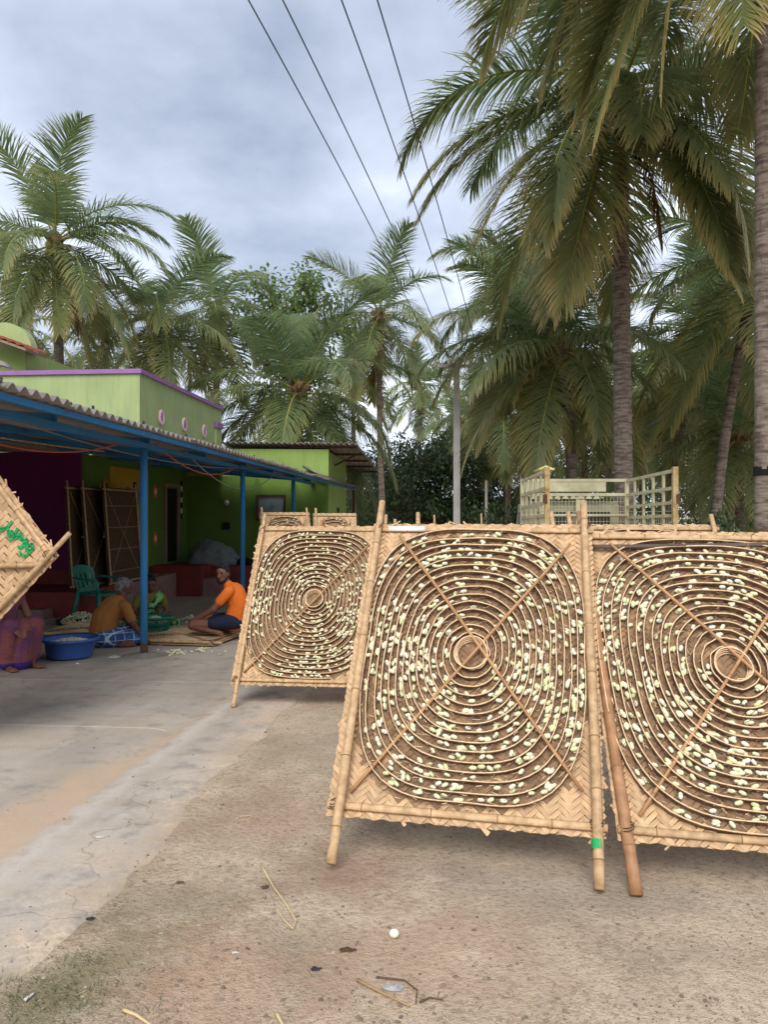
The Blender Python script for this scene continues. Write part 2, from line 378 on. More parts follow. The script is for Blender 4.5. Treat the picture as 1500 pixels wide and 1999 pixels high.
# ================================================================== HOUSE
UF = 14.4          # front plane of the tall block
VU, VL = -6.0, -6.95   # upper wall plane, recessed ground-floor wall plane
UB = 19.75         # plane of the annex front
ZT = 4.22          # top of the parapet
house = thing('green_house', 'lime green plastered house with purple coping behind the verandah', 'house', HB @ T(-9, 17, -0.45))
def hp(name, mb, mat, parent=None, **kw): return mb.build(name, mat, parent or house, HB, **kw)
hp('upper_wall', MB().span((-13.4, UF, 2.56), (VU, UB, ZT - 0.085)), GREEN)
hp('coping', MB().span((-10.55, UF - 0.05, ZT - 0.085), (VU + 0.05, UB - 0.002, ZT)), PURPLE)
hp('front_wall', MB().span((-13.4, UF - 0.35, 0.36), (-7.02, UF + 0.1, 2.60)), MAGENTA)
hp('corner_pier', MB().span((-7.02, UF - 0.30, -0.5), (VL + 0.02, UF + 0.35, 2.555)), GREEN_SHADED)
hp('side_wall', MB().span((-8.0, UF + 0.35, -0.5), (VL, UB, 2.555)), GREEN_SHADED)
hp('wall_panel', MB().span((VL - 0.05, UF + 0.75, 0.1), (VL + 0.012, UF + 2.75, 2.40)), YELLOW, label='mustard yellow panel painted on the recessed wall')
hp('wall_niche', MB().span((VL, UF + 1.9, 2.0), (VL + 0.02, UF + 2.05, 2.12)), DARK)
hp('front_plinth', MB().span((-13.4, UF - 0.42, -0.5), (-7.06, UF + 0.1, 0.36)), RED_OX)
# door into the house, in the recessed wall
dr = hp('door', MB().span((VL - 0.02, UF + 3.75, 0.25), (VL + 0.025, UF + 4.55, 2.05)), DARK, label='dark open doorway with pale wooden frame')
fr = MB()
for a in (UF + 3.68, UF + 4.55): fr.span((VL - 0.02, a, 0.2), (VL + 0.07, a + 0.10, 2.08))
fr.span((VL - 0.02, UF + 3.66, 2.08), (VL + 0.075, UF + 4.67, 2.18)); hp('door_frame', fr, WOOD, dr)
gar = MB()
for i in range(7): gar.box((VL + 0.09, UF + 4.72, 2.2 - 0.14 * i), (0.03, 0.06, 0.12), None, i % 2)
hp('door_garland', gar, [DARK, WHITE], dr)
hp('notice_poster', MB().span((VL + 0.014, UF + 1.25, 1.62), (VL + 0.022, UF + 2.3, 2.0)), simple('poster_print', rgb('b9a79a'), 0.6, 0.5, 7, 0, c2=rgb('5a3038')))
for a, z in ((UF + 0.55, 1.98), (UF + 3.15, 0.85), (UF + 3.15, 1.95)):
    d_ = MB().ell((VL + 0.015, a, z), (0.012, 0.13, 0.16), nu=16)
    q = hp('painted_flower', d_, ORANGE); hp('flower_centre', MB().ell((VL + 0.028, a, z), (0.008, 0.06, 0.075), nu=12), TILE if a < 16 else WHITE, q)
# platforms and steps below the walls
hp('platform', MB().span((-13.4, 12.55, -0.6), (-6.28, UF - 0.425, 0.08)), RED_OX)
hp('side_bench', MB().span((VL + 0.025, UF - 0.3, -0.6), (-6.30, 17.2, 0.06)), PINK_OX)
hp('platform_step', MB().span((-13.4, 12.2, -0.6), (-6.75, 12.545, -0.18)), PINK_OX)
hp('door_step', MB().span((VL + 0.03, 17.2, -0.6), (-5.72, 18.05, 0.22)), RED_OX)
hp('door_step', MB().span((-5.715, 17.35, -0.6), (-5.3, 18.05, -0.08)), PINK_OX)
hp('rear_platform', MB().span((-6.94, 18.055, -0.6), (-3.3, UB - 0.003, 0.17)), RED_OX)
# relief medallions and pilaster on the tall side wall
for i, (px, py, Y) in enumerate(((313, 815, 0), (358, 829, 0), (397, 842, 0))):
    Yy = (VU / math.cos(TH)) * 1500 / (px - 880); q = HL(P(px, py, Yy))
    md = MB(); md.lathe([(0.0, 0.0), (0.16, 0.0), (0.165, 0.03), (0.15, 0.05), (0.115, 0.05), (0.10, 0.03), (0.0, 0.03)], 24)
    ROT = Matrix.Rotation(R(90), 4, 'Y'); S_ = T(VU + 0.0, q.y, q.z) @ ROT @ Matrix.Diagonal((1.0, 0.8, 0.9, 1))
    o = md.build('medallion', PINKW, house, HB @ S_, True)
    pt = MB()
    if i == 1: pt.ell((0, 0, 0.035), (0.085, 0.085, 0.02), nu=16)
    else:
        for t in (30, 150, 270): pt.ell((0.055 * math.cos(R(t)), 0.055 * math.sin(R(t)), 0.035), (0.05, 0.025, 0.015), Matrix.Rotation(R(t), 3, 'Z'), 8, 6)
    pt.build('medallion_flower', PURPLE, o, HB @ S_, True)
pl = hp('pilaster', MB().span((VU, UB - 0.62, 2.45), (VU + 0.05, UB - 0.18, 3.62)), GREEN)
hp('pilaster_cap', MB().span((VU, UB - 0.66, 3.622), (VU + 0.09, UB - 0.14, 3.76)), PURPLE, pl)

# stair tower with tiled hood at the far side of the roof
tower = thing('stair_tower', 'green stair tower with red tiled hood above the purple coping', 'tower', HB @ T(-11.5, 16, 2.4))
def tw(name, mb, mat, parent=None, **kw): return mb.build(name, mat, parent or tower, HB, **kw)
vt = HL(P(28, 700, 15.2)).x
tw('wall', MB().span((-13.4, UF + 0.5, 2.5), (vt, UF + 3, 4.75)), GREEN2)
tw('wall_return', MB().span((-13.4, UF - 0.1, 2.46), (-10.555, UF + 0.498, 4.6)), GREEN2)
ar = MB(); rr = 0.62; cxx = vt - rr + 0.08
vsA = [(cxx, UF + 0.6, 4.70)] + [(cxx + rr * math.cos(R(a)), UF + 0.6, 4.72 + rr * math.sin(R(a))) for a in range(0, 181, 10)]
ar.add(vsA + [(a, b + 0.25, c) for a, b, c in vsA], [(0, i, i + 1) for i in range(1, 19)] + [(20 + 0, 20 + i + 1, 20 + i) for i in range(1, 19)] + [(i, i + 20, i + 21, i + 1) for i in range(1, 19)])
tw('arched_gable', ar, GREEN)
hood = tw('hood_board', MB().beam((vt - 1.1, UF + 0.2, 5.14), (vt + 0.40, UF + 0.2, 4.60), 0.75, 0.05), WOOD)
tl = MB(); tl.add([(0.09 * math.cos(R(a)), y_, 0.05 * math.sin(R(a))) for y_ in (0, 0.26) for a in range(0, 181, 30)], [(i, i + 1, i + 8, i + 7) for i in range(6)])
tl.add([(0.07 * math.cos(R(a)), 0, 0.035 * math.sin(R(a))) for a in range(0, 181, 30)] + [(0.09 * math.cos(R(a)), 0, 0.05 * math.sin(R(a))) for a in range(0, 181, 30)], [(i, i + 1, i + 8, i + 7) for i in range(6)])
tme = tl.mesh('roof_tile', TILE, ID, True); ang = math.atan2(0.54, 1.5)
for i in range(9):
    for j in range(3):
        p = Vector((vt - 1.08 + i * 0.175, UF - 0.19 + j * 0.25, 5.155 - i * 0.063 + j * 0.02))
        o = inst(tme, 'roof_tile', hood, WM[tower.name].inverted() @ HB @ T(p) @ Matrix.Rotation(ang, 4, 'Y') @ Matrix.Rotation(R(rnd.uniform(-3, 3)), 4, 'Z'))

# annex with the corrugated roof
annex = thing('annex', 'low green annex with corrugated roof and brown overhang', 'house', HB @ T(-4.6, 21.5, -0.5))
VR = -3.16
def an(name, mb, mat, parent=None, **kw): return mb.build(name, mat, parent or annex, HB, **kw)
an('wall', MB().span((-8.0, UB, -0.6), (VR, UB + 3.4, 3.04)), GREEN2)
an('gable_fill', MB().add([(-8, UB + 0.002, 3.03), (VR - 0.002, UB + 0.002, 3.03), (VR - 0.002, UB + 0.002, 3.10), (-8, UB + 0.002, 3.16)] + [(-8, UB + 0.2, 3.03), (VR - 0.002, UB + 0.2, 3.03), (VR - 0.002, UB + 0.2, 3.09), (-8, UB + 0.2, 3.15)], [(0, 1, 2, 3), (5, 4, 7, 6), (1, 5, 6, 2), (2, 6, 7, 3)]), GREEN2)
an('shade_toned_panel', MB().span((-6.94, UB - 0.006, -0.55), (VR - 0.004, UB + 0.05, 2.42)), GREEN_SHADED, label='annex wall below the verandah roof, green deepened for its shade')  # thin panel that darkens the annex front where the roof shades it
win = an('window', MB().span((-5.02, UB - 0.03, 1.30), (-4.34, UB + 0.02, 1.86)), simple('window_glass', rgb('8a9aa0'), 0.2, 0.2, 3, 0, c2=rgb('5f6e74')))
wf = MB()
for a in (-5.06, -4.34): wf.span((a, UB - 0.06, 1.24), (a + 0.05, UB - 0.002, 1.92))
wf.span((-5.06, UB - 0.062, 1.86), (-4.29, UB - 0.003, 1.925)); wf.span((-5.06, UB - 0.062, 1.24), (-4.29, UB - 0.003, 1.30)); an('window_frame', wf, RUST, win)
an('vent', MB().span((VR - 0.01, UB + 1.5, 1.45), (VR + 0.015, UB + 1.85, 1.60)), DARK)
an('switch_box', MB().span((-5.95, UB - 0.08, 1.02), (-5.78, UB - 0.003, 1.2)), DARK)
an('wall_lamp', MB().ell((-5.85, UB - 0.06, 1.72), (0.07, 0.06, 0.07)), WHITE, smooth=True)
# annex roof : corrugated sheets, each one an own part
def corr(width, length, pitch, amp, slope, th=0.012, nper=6):
    """corrugations repeat along x, sheet runs along y and rises with slope*y"""
    m = MB(); n = int(width / pitch * nper); rows = [0, length * 0.5, length]
    for s_ in (0, 1):
        for y_ in rows:
            for i in range(n + 1):
                x = width * i / n; m.v.append(Vector((x, y_, slope * y_ + amp * math.sin(2 * math.pi * x / pitch) - s_ * th)))
    k = n + 1; H = 3 * k
    for j in range(2):
        for i in range(n):
            a = j * k + i; m.f.append((a, a + 1, a + k + 1, a + k)); m.m.append(0); m.f.append((H + a, H + a + k, H + a + k + 1, H + a + 1)); m.m.append(1)
    for i in range(n):
        m.f.append((i, H + i, H + i + 1, i + 1)); m.m.append(0); a = 2 * k + i; m.f.append((a, a + 1, H + a + 1, H + a)); m.m.append(0)
    for a in (0, n):
        for j in (0, 1): m.f.append((j * k + a, (j + 1) * k + a, H + (j + 1) * k + a, H + j * k + a)); m.m.append(0)
    return m
cme = corr(1.06, 6.0, 0.177, 0.028, -0.062).mesh('roof_sheet', [ASB, ASB_U], ID, True)
rx0 = -5.98
IAN = WM[annex.name].inverted() @ HB
for i in range(4):
    wsc = 0.885
    inst(cme, 'roof_sheet', annex, IAN @ T(rx0 + i * 1.0 * wsc, UB - 0.18, 3.30 - 0.018 * i + 0.004 * (i % 2)) @ Matrix.Rotation(R(1.0), 4, 'Y') @ Matrix.Diagonal((wsc * 0.99, 1, 1, 1)))
for j in range(5):
    an('purlin', MB().beam((-4.2, UB + 0.1 + j * 1.35, 3.185 - j * 0.083), (-2.42, UB + 0.1 + j * 1.35, 3.155 - j * 0.083), 0.05, 0.06), RUST)
an('brace', MB().beam((VR + 0.01, UB + 1.0, 2.75), (-2.5, UB + 1.0, 3.06), 0.04, 0.05), RUST)
an('post', MB().tube([(VR - 0.02, UB + 5.3, -0.6), (VR - 0.02, UB + 5.3, 2.83)], 0.045, 8), RUST)

# ================================================================== VERANDAH
ver = thing('verandah', 'blue posted verandah with corrugated cement sheet roof along the house', 'verandah', HB @ T(-3.53, 13, -0.36))
def ve(name, mb, mat, parent=None, **kw): return mb.build(name, mat, parent or ver, HB, **kw)
VP = -3.545
FOOTING = simple('rough_cement', rgb('958c80'), 0.95, 0.2, 12, 0.5, c2=rgb('7d7468'))
for i, u in enumerate((4.38, 8.63, 12.88, 17.13)):
    z0 = hz(VP, u); o = ve('post', MB().tube([(VP, u, z0 - 0.1), (VP, u, 2.17)], 0.042, 14), BLUE, smooth=True)
    if i == 1:
        ch = MB(); ch.tube([(VP + 0.003, u, z0 + 0.03), (VP + 0.003, u, z0 + 0.10), (VP - 0.002, u, z0 + 0.17)], [0.0435, 0.043, 0.0422], 14, False); ve('rust_collar', ch, RUST, o, smooth=True)
    mo = MB(); 
    def moundf(a, b, u=u, z0=z0):
        r_ = 0.26 * b; t = a * 2 * math.pi; x = VP + r_ * math.cos(t) * 1.2; y_ = u + r_ * math.sin(t)
        return Vector((x, y_, z0 - 0.01 + 0.06 * max(0, 1 - b) ** 0.7 + 0.012 * noise.noise(Vector((x * 9, y_ * 9, 0)))))
    mo.grid(moundf, 24, 6); ve('footing', mo, FOOTING, o, smooth=True)
for i, (a, b) in enumerate(((3.9, 9.02), (8.35, 13.25), (12.6, 17.5), (16.8, 25.2))):
    ve('beam', MB().span((VP - 0.05 - 0.03 * (i % 2), a, 2.172 + 0.003 * i), (VP + 0.05 - 0.03 * (i % 2), b, 2.228 + 0.002 * i)), BLUE)
RS = 0.085       # the roof rises towards the house
for u in (4.5, 6.6, 8.75, 10.85, 13.0, 15.1, 17.2, 19.2):
    v1 = VL + 0.05 if u > UF + 0.4 else -7.9
    ve('rafter', MB().beam((VP + 0.02, u, 2.262), (max(v1, -6.9), u, 2.262 + RS * (VP - max(v1, -6.9))), 0.05, 0.06), BLUE)
for v in (-3.16, -4.1, -5.05, -6.0):
    ve('purlin', MB().span((v - 0.025, 3.9, 2.236 - RS * (v + 3.08) - 0.035), (v + 0.025, 25.2 if v > -3.3 else UB - 0.1, 2.236 - RS * (v + 3.08) + 0.015)), BLUE)
sme = corr(1.08, 3.95, 0.154, 0.027, RS, 0.010).mesh('roof_sheet', [ASB, ASB_U], ID, True)
IV = WM[ver.name].inverted() @ HB
for i in range(21):
    u = 3.9 + i * 1.02
    ln = 1.0 if u < UB - 0.8 else 0.18
    o = inst(sme, 'roof_sheet', ver, IV @ T(-3.05 + rnd.uniform(-0.05, 0.05), u, 2.292 + 0.006 * (i % 2)) @ Matrix.Rotation(R(90 + rnd.uniform(-0.5, 0.5)), 4, 'Z') @ Matrix.Diagonal((1, ln, 1, 1)))
lme = corr(1.08, 5.2, 0.154, 0.027, 0.03, 0.010).mesh('roof_sheet', [ASB, ASB_U], ID, True)  # longer sheets added behind to close the roof against sky light
for i in range(10):
    inst(lme, 'roof_sheet', ver, IV @ T(-6.9, 3.9 + i * 1.02, 2.292 + RS * 3.82 - 0.03 + 0.006 * (i % 2)) @ Matrix.Rotation(R(90), 4, 'Z'))
wing = thing('added_shade_wing', 'unseen magenta wing added to shade the back of the verandah', 'house', HB @ T(-11, 6, -0.3))  # out of view, added to keep daylight out of the verandah
MB().span((-13.0, 2.0, -0.5), (-10.2, UF - 0.36, 2.95)).build('wall', MAGENTA, wing, HB)
MB().span((-10.19, 2.0, -0.5), (-9.9, UF - 1.9, 0.0)).build('plinth', RED_OX, wing, HB)
bolt = MB().tube([(0, 0, 0), (0, 0, 0.06)], 0.012, 6).mesh('roof_bolt', WIRE)
for i in range(18): inst(bolt, 'roof_bolt', ver, IV @ T(-3.17, 4.2 + i * 1.15 + rnd.uniform(-.2, .2), 2.31))
# a spare offcut of cement sheet lying on the roof edge
q = HL(P(2, 752, 4.95))
corr(0.25, 0.14, 0.154, 0.027, 0.0).build('sheet_offcut', [ASB, ASB_U], None, HB @ T(q.x - 0.22, q.y - 0.05, 2.375), True, label='broken offcut of grey cement sheet lying on the verandah roof edge', cat='roof sheet')

def sag(a, b, d, n=14):
    a = Vector(a); b = Vector(b); return [a.lerp(b, i / n) - Vector((0, 0, d * 4 * (i / n) * (1 - i / n))) for i in range(n + 1)]
MB().tube(sag(P(-60, 850, 6.9), HB @ Vector((VP, 8.45, 2.28)), 0.16), 0.008, 6).build('red_rope', ROPE_R, smooth=True, label='orange red rope sagging under the verandah beam before the magenta wall', cat='rope')
MB().tube(sag(HB @ Vector((VP, 9.0, 2.25)), HB @ Vector((VP, 12.7, 2.24)), 0.25), 0.008, 6).build('red_rope', ROPE_R, smooth=True, label='thin red rope sagging between the two blue posts', cat='rope')
MB().tube(sag(HB @ Vector((-4.6, 8.0, 2.38)), HB @ Vector((VP, 13.6, 2.24)), 0.14), 0.007, 6).build('cable', ROPE_W, smooth=True, label='pale cable running under the verandah roof past the first post', cat='cable')
MB().tube(sag(HB @ Vector((VP - .2, 10.6, 2.30)), HB @ Vector((VP - .1, 15.6, 2.22)), 0.40), 0.007, 6).build('cable', ROPE_W, smooth=True, label='pale cable drooping low behind the second blue post', cat='cable')
MB().tube(sag(HB @ Vector((-5.6, 6.0, 2.40)), HB @ Vector((-4.9, 10.5, 2.30)), 0.05), 0.012, 6).build('bamboo_rod', BAMBOO, smooth=True, label='pale rod tucked up under the verandah roof beside the beam', cat='rod')

# ================================================================== COCOON TRAYS
def cq(q):
    k_ = 1 - 0.10 * math.exp(-(q.z / 0.3) ** 2); return Vector((q.x * k_, q.y * k_, q.z))
cb = MB().ell((0, 0, 0), (0.0104, 0.0104, 0.0168), None, 10, 8, 0, cq)
COC_V, COC_F = cb.v, cb.f
cocoon_me = cb.mesh('cocoon', COCOON, ID, True)
stock = []          # (distance, matrix, tray label words, group) of every cocoon in the standing trays
def piece_mesh(L, W, hump=0.004, mat=None, name='strip'):
    m = MB(); n = 4
    for s_ in (-1, 1):
        for i in range(n + 1):
            t = i / n; m.v.append(Vector((L * (t - 0.5), s_ * W / 2, -0.004 + hump * math.sin(math.pi * t) ** 0.6 * 1.6)))
    for s_ in (-1, 1):
        for i in range(n + 1):
            t = i / n; m.v.append(Vector((L * (t - 0.5), s_ * W / 2, -0.0065 + hump * math.sin(math.pi * t) ** 0.6 * 1.6)))
    k = n + 1
    for i in range(n):
        m.f += [(i, k + i, k + i + 1, i + 1) if False else (i, i + 1, k + i + 1, k + i), (2 * k + i, 3 * k + i, 3 * k + i + 1, 2 * k + i + 1), (i, 2 * k + i, 2 * k + i + 1, i + 1), (k + i, k + i + 1, 3 * k + i + 1, 3 * k + i)]
    m.f += [(0, k, 3 * k, 2 * k), (n, 2 * k + n, 3 * k + n, k + n)]
    m.m = [0] * len(m.f); return m
def weave(w_, per, ang, inside):
    """floats of a twill: centre x, y, direction angle"""
    res = []; ca, sa = math.cos(ang), math.sin(ang); n = int(2.6 / w_)
    for i in range(-n, n):
        for j in range(-n, n):
            r_ = (i - j) % (2 * per)
            if r_ == 0: p, q, a = (i + per / 2) * w_, (j + 0.5) * w_, 0.0
            elif r_ == 2 * per - 1: p, q, a = (i + 0.5) * w_, (j + per / 2) * w_, math.pi / 2
            else: continue
            x, y = ca * p - sa * q, sa * p + ca * q
            if inside(x, y): res.append((x, y, ang + a))
    return res
def bamboo(a, b, r0, r1=None, rng=rnd, n=8, bend=0.008, mi0=0, split=1.0, nodes=0.28):
    a = Vector(a); b = Vector(b); L = (b - a).length; r1 = r1 or r0; m = MB()
    pts, rad = [], []; k = max(4, int(L / 0.1)); off = Vector((rng.uniform(-1, 1), rng.uniform(-.3, .3), rng.uniform(-.6, .6))) * bend
    node_t = []; t = rng.uniform(0.1, 0.2) / L
    while t < 0.985: node_t.append(t); t += nodes * rng.uniform(0.8, 1.2) / L
    ts = sorted([i / k for i in range(k + 1)] + [q for t_ in node_t for q in (t_ - 0.012 / L, t_, t_ + 0.012 / L)])
    for t in ts:
        if not 0 <= t <= 1: continue
        r_ = r0 + (r1 - r0) * t
        if any(abs(t - q) < 1e-6 for q in node_t): r_ *= 1.14
        pts.append(a.lerp(b, t) + off * math.sin(math.pi * t * 1.7)); rad.append(r_)
    m.tube(pts, rad, n, True, mi0, split)
    for t in node_t:
        p = a.lerp(b, t) + off * math.sin(math.pi * t * 1.7); d = (b - a).normalized(); r_ = (r0 + (r1 - r0) * t) * 1.15
        m.tube([p - d * 0.0025, p + d * 0.0025], r_, n, False, mi0 + 1, split)
    return m
def make_tray(label, M, W=1.12, L=1.92, y0=0.25, y1=1.77, detail=2, skew=0.0, skew2=0.0, turns=15, n_coc=420, seed=1, pr=0.021, poles=(True, True), sticks=(True, True),
              words='', left_mat=None, mats=None, back=False, cocoon=True, wv=0.022, pole_over=(0.03, 0.0), pole_n=0.032, rails=True, diag_trim=0.0, margin=0.02, group='bamboo cocoon trays standing in the yard'):
    rg = random.Random(seed); t = thing('cocoon_tray', label, 'tray', M, group)
    def lo(x, y, n): return Vector((x + skew * y, y + skew2 * x, n))
    def part(name, mb, mat, smooth=False, **kw):
        o = bpy.data.objects.new(name, mb.mesh(name, mat, ID, smooth)); col.objects.link(o); o.parent = t; WM[o.name] = WM[t.name]; tag(o, **kw); return o
    xc, yc = W / 2, (y0 + y1) / 2; a, b = W / 2 - margin + 0.012, (y1 - y0) / 2 - 0.012
    x0, x1 = -0.035, W + 0.035
    front = 1 if not back else -1
    def rho(phi, s_):
        A = 0.07 + (a - 0.07) * s_; B = 0.075 + (b - 0.075) * s_; mm = 2 + 1.4 * s_ ** 1.5
        return (abs(math.cos(phi) / A) ** mm + abs(math.sin(phi) / B) ** mm) ** (-1 / mm)
    def inspiral(x, y):
        dx, dy = x - xc, y - yc; ph = math.atan2(dy, dx); return math.hypot(dx, dy) < rho(ph, 0.97)
    # woven mat
    ang = R(45) if not back else R(2)
    def cut(x, y):
        yb = y0 - 0.045 + 0.010 * noise.noise(Vector((x * 25, seed, 1))); yt = y1 + 0.045 + 0.010 * noise.noise(Vector((x * 25, seed, 2)))
        xl = x0 - 0.004 + 0.008 * noise.noise(Vector((y * 25, seed, 3))); xr = x1 + 0.004 + 0.008 * noise.noise(Vector((y * 25, seed, 4)))
        def f_(p):
            q = Vector((p.x - skew * p.y, p.y - skew2 * p.x, p.z)) if (skew or skew2) else p
            x_, y_ = min(max(q.x, xl), xr), min(max(q.y, yb), yt)
            return lo(x_, y_, q.z)
        return f_
    base_piece = piece_mesh(3 * wv * 1.05, wv * 0.92); pme = None
    joined = MB(); single = []
    for x, y, an_ in weave(wv, 3 if not back else 2, ang, lambda x, y: x0 - 1.1 * wv < x < x1 + 1.1 * wv and y0 - 0.045 - 1.0 * wv < y < y1 + 0.045 + 1.0 * wv):
        ins = cocoon and inspiral(x, y)
        mm = T(lo(x, y, 0)) @ Matrix.Rotation(an_ + R(rg.uniform(-3, 3)), 4, 'Z') @ Matrix.Rotation(R(rg.uniform(-3, 3) + (180 if back else 0)), 4, 'X')
        edge = x < x0 + 1.6 * wv or x > x1 - 1.6 * wv or y < y0 - 0.045 + 1.6 * wv or y > y1 + 0.045 - 1.6 * wv
        if edge and detail:
            vv = []
            for q in base_piece.v:
                p = mm @ q; c = cut(p.x, p.y); vv.append(c(p))
            joined.add(vv, base_piece.f, 0)
        elif detail >= 2 and not ins and len(single) < 295: single.append(mm)
        else:
            if detail == 0: joined.add([cut((mm @ Vector(q)).x, (mm @ Vector(q)).y)(mm @ Vector(q)) for q in ((-1.5 * wv, -.46 * wv, 0), (1.5 * wv, -.46 * wv, 0), (1.5 * wv, .46 * wv, 0), (-1.5 * wv, .46 * wv, 0))], [(0, 1, 2, 3)], 1 if ins else 0)
            else: joined.add([mm @ q for q in base_piece.v], base_piece.f, 1 if ins else 0)
    # a backing sheet keeps the daylight out of the weave
    bn = -0.009 * front
    joined.add([lo(x0 + .005, y0 - 0.03, bn), lo(x1 - .005, y0 - 0.03, bn), lo(x1 - .005, y1 + 0.03, bn), lo(x0 + .005, y1 + 0.03, bn)], [(0, 1, 2, 3)], 1)
    part('woven_mat', joined, mats or [STRIP, SOILED], kind='stuff')
    if single:
        pme = base_piece.mesh('strip', STRIP)
        for mm in single: inst(pme, 'strip', t, mm)
    fray = MB()
    for i in range(20 if detail else 0):
        e_ = rg.choice('btlr'); l_ = rg.uniform(0.02, 0.06); an_ = R(rg.choice((45, 135)) + rg.uniform(-15, 15))
        if e_ in 'bt': p = lo(rg.uniform(x0, x1), y0 - 0.05 if e_ == 'b' else y1 + 0.05, rg.uniform(-.004, .004))
        else: p = lo(x0 if e_ == 'l' else x1, rg.uniform(y0, y1), rg.uniform(-.004, .004))
        fray.box(p, (l_, rg.uniform(0.006, 0.016), 0.0015), (Matrix.Rotation(an_, 3, 'Z') @ Matrix.Rotation(R(rg.uniform(-25, 25)), 3, 'Y')))
    if detail: part('frayed_edge', fray, STRIP, kind='stuff')
    # frame
    for i, (on, xx) in enumerate(zip(poles, (0.0, W))):
        if on:
            mats = [BAMBOO, BNODE] if not (i == 0 and left_mat) else [left_mat, BNODE]
            sx = pole_over[i]
            part('pole', bamboo(lo(xx + sx, 0, front * pole_n), lo(xx, L + rg.uniform(-.01, .03), front * pole_n), pr * 1.08, pr * 0.85, rg, 10), mats, True)
    if rails:
        for nm, yy, rr_ in (('bottom_rail', y0, 0.017), ('top_rail', y1, 0.017)):
            part(nm, bamboo(lo(x0, yy, front * 0.012), lo(x1 + 0.01, yy - 0.005, front * 0.012), rr_, rr_, rg, 8, 0.004, 0, 0.55), [BAMBOO, BNODE], True)
        part('back_rail', bamboo(lo(x0, yc, -front * 0.03), lo(x1, yc, -front * 0.03), 0.017, 0.017, rg, 8, 0.004), [BAMBOO, BNODE], True)
        if detail:
            tw_ = MB()
            for xx in (0, W):
                for yy in (y0, y1):
                    for q in range(2):
                        pts = [lo(xx + 0.027 * math.cos(u_), yy + 0.012 * q + 0.02 * math.sin(u_), front * (0.03 + 0.028 * math.cos(u_ * 1.0 + 0.7))) for u_ in [2 * math.pi * k / 10 for k in range(11)]]
                        tw_.tube(pts, 0.0022, 5)
            part('tie', tw_, RUST, True)
    if cocoon:
        fz = front
        H = 0.031
        spir = MB(); K = 84 if detail == 2 else (60 if detail == 1 else 36); tot = int(K * turns)
        prev = None; nv = 0
        for i in range(tot + 1):
            s_ = i / tot; ph = 2 * math.pi * i / K + seed; r_ = rho(ph, s_) * (1 + 0.014 * noise.noise(Vector((i * 0.11, seed, 0))) + 0.016 * noise.noise(Vector((i * 0.023, seed, 8))))
            dx, dy = math.cos(ph), math.sin(ph); h_ = H * (1 + 0.18 * noise.noise(Vector((i * 0.31, 7, seed)))) 
            lean = 0.006 * noise.noise(Vector((i * 0.17, 3, seed))); th = 0.0016
            def pt(rr_, n): return lo(xc + dx * rr_, yc + dy * rr_, fz * n)
            rw = 0.0024 * (1 + 0.5 * noise.noise(Vector((i * 0.9, 1, seed))))
            spir.v += [pt(r_ - th, 0.0), pt(r_ + th, 0.0), pt(r_ + lean + th, h_), pt(r_ + lean - th, h_),
                       pt(r_ + lean - rw, h_ - .001), pt(r_ + lean + rw, h_ - .001), pt(r_ + lean + rw, h_ + 0.0055), pt(r_ + lean - rw, h_ + 0.0055)]
            if i:
                o = len(spir.v) - 16
                for q0, q1, mi in ((0, 3, 0), (1, 2, 0), (4, 7, 1), (7, 6, 1), (6, 5, 1), (5, 4, 1)):
                    spir.f.append((o + q0, o + q1, o + 8 + q1, o + 8 + q0)); spir.m.append(mi)
        part('spiral_wall', spir, [FIBRE, RIM], True)
        core = MB()
        for q in range(4 if detail else 1):
            pts = [lo(xc + (0.068 + 0.004 * q) * math.cos(u_) * (1 + .04 * math.sin(3 * u_ + q)), yc + (0.075 + 0.004 * q) * math.sin(u_), fz * (0.01 + 0.011 * q)) for u_ in [2 * math.pi * k / 28 for k in range(29)]]
            core.tube(pts, 0.0042, 6)
        part('core_ring', core, RIM, True)
        # debris of dry fibre inside the lanes
        if detail:
            fib = MB(); nf = 3600 if detail == 2 else 900
            for q in range(nf):
                s_ = math.sqrt(rg.uniform(0.01, 0.97)); ph = rg.uniform(0, 2 * math.pi); r_ = rho(ph, s_)
                an_ = ph + math.pi / 2 + rg.uniform(-.6, .6); l_ = rg.uniform(0.012, 0.04); n_ = rg.uniform(0.003, 0.03)
                c = lo(xc + r_ * math.cos(ph), yc + r_ * math.sin(ph), fz * n_); d = Vector((math.cos(an_), math.sin(an_), rg.uniform(-.4, .4))) * l_ / 2; s2 = Vector((-math.sin(an_), math.cos(an_), 0)) * rg.uniform(.0005, .0014)
                fib.add([c - d - s2, c - d + s2, c + d + s2, c + d - s2], [(0, 1, 2, 3)], 0 if rg.random() < 0.8 else 1)
            part('dry_fibre', fib, [FIBRE, RIM], kind='stuff')
        # cocoons lodged between the turns
        got = 0; tries = 0; flo = MB()
        while got < n_coc and tries < n_coc * 12:
            tries += 1
            i = rg.uniform(0.004, 0.992); s_ = i ** 0.56; kk = s_ * turns; ph = (kk % 1) * 2 * math.pi + seed; 
            s0 = s_; rin = rho(ph, s0); rout = rho(ph, min(1.0, s0 + 1 / turns))
            if s0 + 1 / turns > 1.0: continue
            cl_ = noise.noise(Vector((math.cos(ph) * 2.2 * s_, math.sin(ph) * 2.2 * s_, seed * 3.3)))
            if rg.random() > 0.72 + 0.9 * cl_: continue
            side = rg.choice((0.32, 0.5, 0.68)); r_ = rin + (rout - rin) * side; n_ = rg.uniform(0.010, 0.026)
            an_ = ph + math.pi / 2 + rg.gauss(0, 0.45); sz = rg.uniform(0.86, 1.12)
